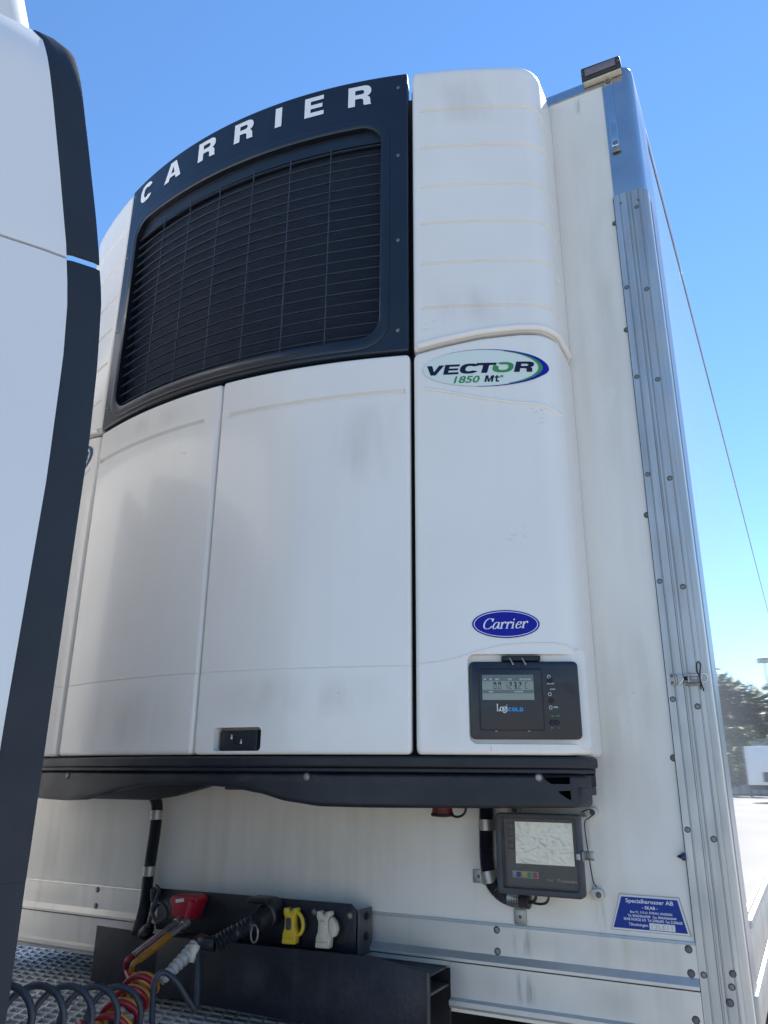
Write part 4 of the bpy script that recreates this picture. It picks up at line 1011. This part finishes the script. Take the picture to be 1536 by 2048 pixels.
def fairing(name, z0, z1, ua, ub, m, dv=0., nz=26, nu=12, sgn=1, th=.03):
    G = []
    for i in range(nz+1):
        z = z0+(z1-z0)*i/nz; a, b = ua(z), ub(z); row = []
        for j in range(nu+1):
            f = j/nu; e = .006*max(0, 1-min(f, 1-f)*nu) if nu > 2 else 0
            ez = .006*max(0, 1-min(i, nz-i)/1)
            row.append(Vector((a+(b-a)*f, sgn*(vin(z)+dv-e*.7-ez*.5), z)))
        G.append(row)
    return mk(name, *gridsolid(G, Vector((0, -sgn*th, 0))), m, TR, smooth=40)
rear = lambda z: lerpt(REAR, z); mid = lambda z: lerpt(MID, z)
for sgn in (1, -1):
    fairing('side_fairing', .95, 2.861, lambda z: mid(z)+.0003, lambda z: 2.78, M['cab'], 0, 30, 14, sgn)
    fairing('side_fairing', 2.868, 3.535, lambda z: mid(z)+.0003, lambda z: 2.78, M['cab'], 0, 20, 14, sgn)
    s1_ = fairing('edge_rubber', 1.489, 2.860, rear, mid, M['rubber'], -.002, 30, 6, sgn, .007)
    s2_ = fairing('edge_rubber', 2.878, 3.537, rear, mid, M['rubber'], -.002, 24, 6, sgn, .007)
    fairing('edge_rubber', .90, 1.4885, rear, lambda z: mid(z), M['rubber'], -.004, 8, 6, sgn, .022)
# cab body
bm = bmesh.new(); bmesh.ops.create_cube(bm, size=1)
for v in bm.verts:
    x, y, z = v.co; top = z > 0
    v.co = Vector(((2.42 if x < 0 else (4.55 if top else 4.72)), y*(2.36 if top else 2.44), 3.42 if top else .95))
bmesh.ops.bevel(bm, geom=bm.edges[:], offset=.14, segments=5, profile=.5, affect='EDGES')
V = [v.co.copy() for v in bm.verts]; bm.verts.index_update(); Fc = [[v.index for v in f.verts] for f in bm.faces]; bm.free()
cabb = mk('cab_body', V, Fc, M['cab'], TR, smooth=40)
def rfprism(P, v0, v1):   # outline in (u,z) extruded across v
    n = len(P); V = [Vector((a, v0, b)) for a, b in P]+[Vector((a, v1, b)) for a, b in P]
    return V, [list(range(n)), list(range(n, 2*n))[::-1]]+[[i, i+n, (i+1) % n+n, (i+1) % n] for i in range(n)]
mk('roof_spoiler', *bev(*rfprism([(2.115, 3.46), (2.13, 3.62), (2.19, 3.82), (2.34, 3.92), (2.9, 3.90), (3.6, 3.66), (4.1, 3.40), (2.43, 3.425), (2.40, 3.46)], -1.12, 1.12), .07, 4, 20), M['cabcream'], TR, smooth=50)
mk('windscreen', *bev(*rfprism([(4.60, 2.0), (4.70, 2.0), (4.60, 3.0), (4.52, 3.0)], -1.08, 1.08), .01), M['glass'], TR, smooth=30)
for sgn in (1, -1):
    va, vb = (1.19, 1.228) if sgn > 0 else (-1.228, -1.19)
    mk('side_window', *bev(*rfprism([(3.25, 2.05), (4.35, 1.95), (4.25, 2.85), (3.25, 2.85)], va, vb), .008), M['glass'], TR, smooth=30)
    va, vb = (1.205, 1.2235) if sgn > 0 else (-1.2235, -1.205)
    dd = mk('cab_door', *bev(*rfprism([(3.15, 1.05), (4.45, 1.05), (4.4, 1.93), (3.15, 2.03)], va, vb), .006), M['cab'], TR, smooth=30)
    mk('door_handle', *bev(*rfprism([(3.22, 1.82), (3.42, 1.82), (3.42, 1.86), (3.22, 1.86)], vb-.001 if sgn > 0 else va-.02, vb+.02 if sgn > 0 else va+.001), .004), M['black'], dd, smooth=30)
    va, vb = (1.30, 1.42) if sgn > 0 else (-1.42, -1.30)
    mk('mirror', *bev(*rfprism([(4.45, 2.1), (4.60, 2.1), (4.60, 2.75), (4.45, 2.75)], va, vb), .03, 3), M['black'], TR, smooth=40)
    tube('mirror_arm', [(4.5, sgn*1.2, 2.72), (4.52, sgn*1.32, 2.70)], .02, M['black'], TR, 8)
    box('chassis_rail', (-1.5, 4.2, sgn*.42-.035, sgn*.42+.035, .70, .955), M['chassis'], TR, b=.004)
    mk('fuel_tank', *bev(*rfprism(rrect(1.15, 2.35, .42, .94, .1, 5), *((.62, 1.16) if sgn > 0 else (-1.16, -.62))), .02), M['alu'], TR, smooth=40)
    wheel_mesh(3.45, sgn*1.03, .5, .5, .33, TR, (0, 1, 0)); wheel_mesh(-.30, sgn*.93, .5, .5, .58, TR, (0, 1, 0))
    # mudguard over the drive wheel
    ar = [(-.30+.585*math.cos(R(t)), .5+.565*math.sin(R(t))) for t in range(-5, 186, 10)]; ai = [(-.30+.56*math.cos(R(t)), .5+.54*math.sin(R(t))) for t in range(185, -6, -10)]
    k = len(ar); VV = [Vector((a, sgn*.62, b)) for a, b in ar]+[Vector((a, sgn*.62, b)) for a, b in ai[::-1]]+[Vector((a, sgn*1.25, b)) for a, b in ar]+[Vector((a, sgn*1.25, b)) for a, b in ai[::-1]]
    FF = []
    for i in range(k-1): FF += [[i, i+1, 2*k+i+1, 2*k+i], [k+i, 3*k+i, 3*k+i+1, k+i+1], [i, k+i, k+i+1, i+1], [2*k+i, 2*k+i+1, 3*k+i+1, 3*k+i]]
    FF += [[0, 2*k, 3*k, k], [k-1, 2*k-1, 4*k-1, 3*k-1]]
    mk('mudguard', VV, FF, M['hose'], TR, smooth=40)
    mk('tail_lamp', *bev(*rfprism([(-1.52, .82), (-1.46, .82), (-1.46, .96), (-1.52, .96)], *((.7, 1.1) if sgn > 0 else (-1.1, -.7))), .01), M['lampred'], TR, smooth=30)
    mk('headlamp', *bev(*rfprism([(4.70, 1.0), (4.78, 1.0), (4.76, 1.2), (4.70, 1.2)], *((.7, 1.12) if sgn > 0 else (-1.12, -.7))), .01), M['lens'], TR, smooth=30)
box('bumper', (4.56, 4.86, -1.22, 1.22, .32, .93), M['cab'], TR, b=.06, seg=4)
box('cab_floor', (2.45, 4.55, -1.15, 1.15, .80, .949), M['chassis'], TR, b=.02)
box('fifth_wheel', (-.42, .38, -.46, .46, .96, 1.098), M['chassis'], TR, b=.03)
box('rear_panel', (2.395, 2.4185, -1.05, 1.05, 1.1, 3.2), M['cab'], TR, b=.008)
# expanded-metal deck: real strands, joined
du0, du1, dv0, dv1, dz = .70, 2.36, -.95, .95, 1.005
V, Fc = [], []
pu, pv = .026, .078                       # half-diamond steps
def strand(a, b, wd=.0065, h=.006):
    a, b = Vector(a), Vector(b); d = (b-a).normalized(); nn = Vector((-d.y, d.x, 0))*wd/2; i = len(V)
    V.extend([a-nn, a+nn, b+nn, b-nn, a-nn+Vector((0, 0, h)), a+nn+Vector((0, 0, h)), b+nn+Vector((0, 0, h)), b-nn+Vector((0, 0, h))])
    Fc.extend([[i+4, i+7, i+6, i+5], [i, i+1, i+2, i+3], [i, i+4, i+5, i+1], [i+3, i+2, i+6, i+7], [i, i+3, i+7, i+4], [i+1, i+5, i+6, i+2]])
nu_, nv_ = int((du1-du0)/pu), int((dv1-dv0)/(pv/2))
for i in range(nu_):
    for j in range(nv_):
        u_, v_ = du0+i*pu, dv0+j*pv/2
        if (i+j) % 2 == 0: strand((u_, v_, dz+.002), (u_+pu, v_+pv/2, dz))
        else: strand((u_, v_+pv/2, dz), (u_+pu, v_, dz+.002))
dk = mk('deck_mesh', V, Fc, M['deck'], TR); tag(dk, None, kind='stuff')
for v_ in (dv0, dv1): box('deck_bearer', (du0, du1, v_-.02, v_+.02, .957, 1.003), M['chassis'], TR, b=.002)
box('deck_plate', (du0, du1, dv0+.021, dv1-.021, .9975, 1.0035), M['deckplate'], TR, b=0)
# roof beacon bar above the cab
bar = tube('horn_rail', [(2.30, -.55, 4.03), (2.30, .55, 4.03)], .02, M['black'], TR, 10)
for v_ in (-.4, .4): tube('horn_rail_foot', [(2.42, v_, 3.88), (2.31, v_, 4.02)], .014, M['black'], TR, 8)

# ================================================================== FAR YARD (seen mirrored in the glossy side)
def parked(name, label, x0, y0, yaw, L=12.0, grp=None):
    t = thing(name, label, 'trailer', (x0, y0, 0), local=True, rotz=yaw)
    box('cargo_box', (-1.25, 1.25, 0, L, 1.15, 3.75), M['farwhite'], t, b=.02)
    box('chassis', (-1.15, 1.15, .1, L, .85, 1.14), M['chassis'], t, b=.02)
    for y in (L-3.6, L-2.3, L-1.0):
        for sx in (-1, 1): wheel_mesh(sx*1.0, y, .5, .5, .35, t)
    for sx in (-1, 1): box('landing_leg', (sx*.8-.06, sx*.8+.06, 2, 2.12, 0.0, .849), M['chassis'], t, b=.01)
    box('vent_panel', (-.55, .1, -.03, -.001, 1.35, 2.0), M['recframe'], t, b=.01)
    box('side_guard', (-1.2, -1.14, 3, 8, .5, .85), M['chassis'], t, b=.01)
    return t
parked('parked_trailer', 'far white box trailer mirrored in the glossy trailer side', 3.9, 60, R(24))
parked('parked_trailer', 'far white box trailer parked beside the wood at the yard edge', 24, 64, R(24))
Bd = thing('low_building', 'low white shed at the wood edge mirrored faintly in the trailer side', 'building', (8.2, 92, 0), local=True)
box('wall', (-4, 4.5, 0, 6, 0, 5.35), M['farwhite'], Bd, b=0); box('roof', (-4.2, 4.7, -.3, 6.3, 5.352, 5.55), M['zinc'], Bd, b=.02)
for k in range(3): box('window', (-3+2.6*k, -1.6+2.6*k, -.03, -.002, 3.2, 4.4), M['glass'], Bd, b=.01)
Ms = thing('floodlight_mast', 'thin grey floodlight mast rising above the far trees', 'mast', (3.7, 90, 0), local=True)
tube('pole', [(0, 0, 0), (0, 0, 13.4)], [.14, .08], M['zinc'], Ms, 10)
box('lamp_head', (-.7, .7, -.15, .15, 13.2, 13.75), M['zinc'], Ms, b=.03)
Sg = thing('marker_post', 'thin post in a round concrete foot out on the yard', 'post', (7.0, 66, 0), local=True)
tube('post', [(0, 0, .12), (0, 0, 2.2)], .04, M['zinc'], Sg, 8); mk('foot', *lathe((0, 0, 0), (0, 0, 1), [(.45, 0), (.45, .1), (.3, .18), (0, .18)], 18), M['farwhite'], Sg, smooth=30)

# distant wood: one mass of crowns and trunks round the yard
random.seed(21)
def crown(V, Fc, c, rx, rz, n, ls):
    lobes = [Vector((random.gauss(0, .45)*rx, random.gauss(0, .45)*rx, random.uniform(-.7, .8)*rz)) for _ in range(9)]
    for _ in range(n):
        l = random.choice(lobes); d = Vector((random.gauss(0, 1), random.gauss(0, 1), random.gauss(0, 1))).normalized()*random.uniform(.5, 1)*rx*.5
        p = c+l+Vector((d.x, d.y, d.z*.8)); a = Vector((random.gauss(0, 1), random.gauss(0, 1), random.gauss(0, .7))).normalized(); b = frame_of(a)[0]; s_ = ls*random.uniform(.6, 1.4)
        i = len(V); V.extend([p-a*s_, p+b*s_*.6, p+a*s_, p-b*s_*.6]); Fc.append([i, i+1, i+2, i+3])
V, Fc = [], []; TV, TF = [], []
for k in range(210):
    ang = (2*math.pi*k/170 if k < 170 else R(74)+R(14)*(k-170)/40)+random.uniform(-.01, .01); dist = random.uniform(96, 128)
    if .9*math.pi < ang < 1.15*math.pi: dist += 40
    if .40*math.pi < ang < .60*math.pi: dist = random.uniform(94, 104)
    h = random.uniform(8.5, 13) if not 1.2*math.pi < ang < 1.85*math.pi else random.uniform(6, 9)
    c = Vector((math.cos(ang)*dist, math.sin(ang)*dist, 0)); r_ = random.uniform(2.6, 4.2)
    crown(V, Fc, c+Vector((0, 0, h*.56)), r_*1.25, h*.50, 760 if .38*math.pi < ang < .62*math.pi else 380, .5)
    v_, f_ = tubevf([c, c+Vector((0, 0, h*.6))], [.25, .1], 6); i = len(TV); TV += v_; TF += [[q+i for q in f] for f in f_]
wd_ = mk('woodland', V, Fc, M['leaf'], None); tag(wd_, 'far belt of dark green trees at the yard edge', 'woodland', kind='stuff')
tag(mk('trunks', TV, TF, M['bark'], wd_), None, kind='stuff')
# a few nearer light-green trees
for x, y, h, lb in ((6.0, 78, 6.2, 'light green young tree in front of the far wood, nearest the white trailer'), (9.5, 80, 5.2, 'smaller light green tree beside the low white shed'), (2.9, 83, 7.0, 'taller light green tree behind the parked white trailer')):
    t = thing('young_tree', lb, 'tree', (x, y, 0), 'light green trees before the wood', local=True)
    V, Fc = [], []; crown(V, Fc, Vector((0, 0, h*.62)), 2.0, h*.36, 1100, .26); mk('crown', V, Fc, M['leaf2'], t)
    tube('trunk', [(0, 0, 0), (.05, 0, h*.3), (0, .05, h*.75)], [.14, .10, .03], M['bark'], t, 8)

for i, (x, y, h) in enumerate(((5.6, 84, 4.2), (7.4, 85, 3.9), (9.2, 84, 4.3), (11.2, 86, 4.0), (13.2, 85, 4.4), (3.8, 86, 4.6))):
    t = thing('bush', 'round dark green bush in the row before the low white shed', 'bush', (x, y, 0), 'bushes before the shed', local=True)
    V, Fc = [], []; crown(V, Fc, Vector((0, 0, h*.5)), 1.7, h*.42, 900, .24); mk('crown', V, Fc, M['leaf'], t)
    tube('trunk', [(0, 0, 0), (0, 0, h*.5)], [.09, .04], M['bark'], t, 6)

# ================================================================== GRIME (thin dirt films lying on the sheet metal)
def grime_mat(name, col, amount, sc, st, lo=.42, hi=.68):
    m = bpy.data.materials.new(name); m.use_nodes = True; n = m.node_tree.nodes; L = m.node_tree.links
    b = n['Principled BSDF']; b.inputs['Base Color'].default_value = (*col, 1); b.inputs['Roughness'].default_value = .8
    tc = n.new('ShaderNodeTexCoord'); sp = n.new('ShaderNodeSeparateXYZ'); L.new(tc.outputs['UV'], sp.inputs[0])
    def M2(op, a, b_):
        q = n.new('ShaderNodeMath'); q.operation = op
        for i, v in enumerate((a, b_)):
            if isinstance(v, (int, float)): q.inputs[i].default_value = v
            else: L.new(v, q.inputs[i])
        return q.outputs[0]
    fx = M2('MULTIPLY', M2('MULTIPLY', sp.outputs[0], M2('SUBTRACT', 1, sp.outputs[0])), 4)
    fz = M2('MULTIPLY', M2('MULTIPLY', sp.outputs[1], M2('SUBTRACT', 1, sp.outputs[1])), 4)
    mp = n.new('ShaderNodeMapping'); mp.inputs['Scale'].default_value = st; L.new(tc.outputs['Object'], mp.inputs[0])
    t = n.new('ShaderNodeTexNoise'); t.inputs['Scale'].default_value = sc; t.inputs['Detail'].default_value = 7; L.new(mp.outputs[0], t.inputs[0])
    rg = n.new('ShaderNodeMapRange'); rg.inputs[1].default_value = lo; rg.inputs[2].default_value = hi; rg.inputs[3].default_value = 0; rg.inputs[4].default_value = amount
    L.new(t.outputs[0], rg.inputs[0])
    L.new(M2('MULTIPLY', rg.outputs[0], M2('MULTIPLY', fx, fz)), b.inputs['Alpha'])
    return m
GD = grime_mat('dirt run', (.16, .135, .10), .34, 30, (4, 4, .35))
GS = grime_mat('scuff', (.20, .19, .18), .55, 60, (1, 1, 2.2), .62, .74)
GF = grime_mat('road film', (.34, .28, .19), .13, 9, (1.6, 1.6, .4), .36, .7)
def grime(x0, x1, z0, z1, f, m, parent, nx=1):
    V = []; Fc = []; uv = []
    for i in range(nx+1):
        for j in (0, 1):
            V.append(f(x0+(x1-x0)*i/nx, (z0, z1)[j])); uv.append((i/nx, j))
    for i in range(nx): Fc.append([2*i, 2*i+2, 2*i+3, 2*i+1])
    o = mk('grime_film', V, Fc, m, parent, smooth='flat2d'); lay = o.data.uv_layers.new(name='u')
    for lp in o.data.loops: lay.data[lp.index].uv = uv[lp.vertex_index]
    return o
wl = fl(-.0003)
for x0, x1, z0, z1, m_ in ((.752, .802, 1.319, 1.337, GD), (.972, 1.000, 1.320, 1.398, GD), (1.105, 1.135, 3.86, 3.947, GD), (1.06, 1.16, 1.80, 1.93, GS), (1.10, 1.16, 2.65, 2.80, GS), (.58, 1.20, 1.319, 1.47, GF), (-1.2, -.5, 1.319, 1.50, GF), (-.42, .6, 1.32, 1.60, GF), (.99, 1.20, 1.5, 2.2, GF), (1.04, 1.20, 2.4, 3.9, GF), (.60, .70, 1.40, 1.60, GF)):
    grime(x0, x1, z0, z1, wl, m_, fwall)
grime(.752, .806, 1.2455, 1.3105, fl(-.0068), GD, T); grime(.756, .812, 1.137, 1.216, fl(-.0128), GD, T)
for x0, x1 in ((.60, .95), (.9, 1.2), (-1.2, -.7)):
    grime(x0, x1, 1.2455, 1.3105, fl(-.0067), GF, T)
    if x0 > 0: grime(x0, x1, 1.137, 1.216, fl(-.0127), GF, T)
pd = lambda x, z: on_pod(x, z, .0007)
for x0, x1, z0, z1, m_ in ((.66, .71, 2.925, 2.985, GS), (.93, .99, 2.60, 2.70, GS), (.86, .93, 2.26, 2.33, GS), (.80, .84, 1.738, 1.760, GD), (.66, .95, 1.74, 1.95, GF), (.66, .98, 3.70, 3.95, GF), (.66, .98, 2.93, 3.1, GF)):
    grime(x0, x1, z0, z1, pd, m_, podR, 10)
fd_ = on_front(.0007)
for x0, x1, z0, z1, m_, o_ in ((-.58, 0, 1.75, 1.93, GF, dl), (.05, .6, 1.82, 1.94, GF, dr), (.28, .36, 1.84, 1.87, GS, dr), (-.16, -.09, 2.62, 2.70, GS, dl), (.40, .47, 1.86, 1.90, GS, dr), (.40, .62, 2.45, 2.72, GF, dr), (-.56, -.05, 2.76, 2.84, GF, dl)):
    grime(x0, x1, z0, z1, fd_, m_, o_, 12)
GB = grime_mat('pale dust', (.34, .33, .31), .12, 14, (1, 1, .6))
grime(-.6, .95, 1.665, 1.690, lambda x, z: Vector((x, Fy(x)+.0213, z)), GB, val, 24)
for x0, x1, z0, z1 in ((-.2, .38, 1.08, 1.20), (.3, .56, 1.10, 1.205)): grime(x0, x1, z0, z1, fl(-.1425), GB, Bm)
yz_extrude('post_gap_shade', [(-.004, 1.10), (-.004, 3.47), (-.0002, 3.47), (-.0002, 1.10)], 1.2018, 1.2038, M['rubber'], T)  # dark strip standing in for the shaded gap along the post

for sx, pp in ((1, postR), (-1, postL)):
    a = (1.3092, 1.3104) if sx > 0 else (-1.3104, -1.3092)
    box('side_band', (a[0], a[1], .066, .188, 1.09, 3.47), M['postband'], pp, b=0)  # thin blue-grey band added on the side leg, darker than the post
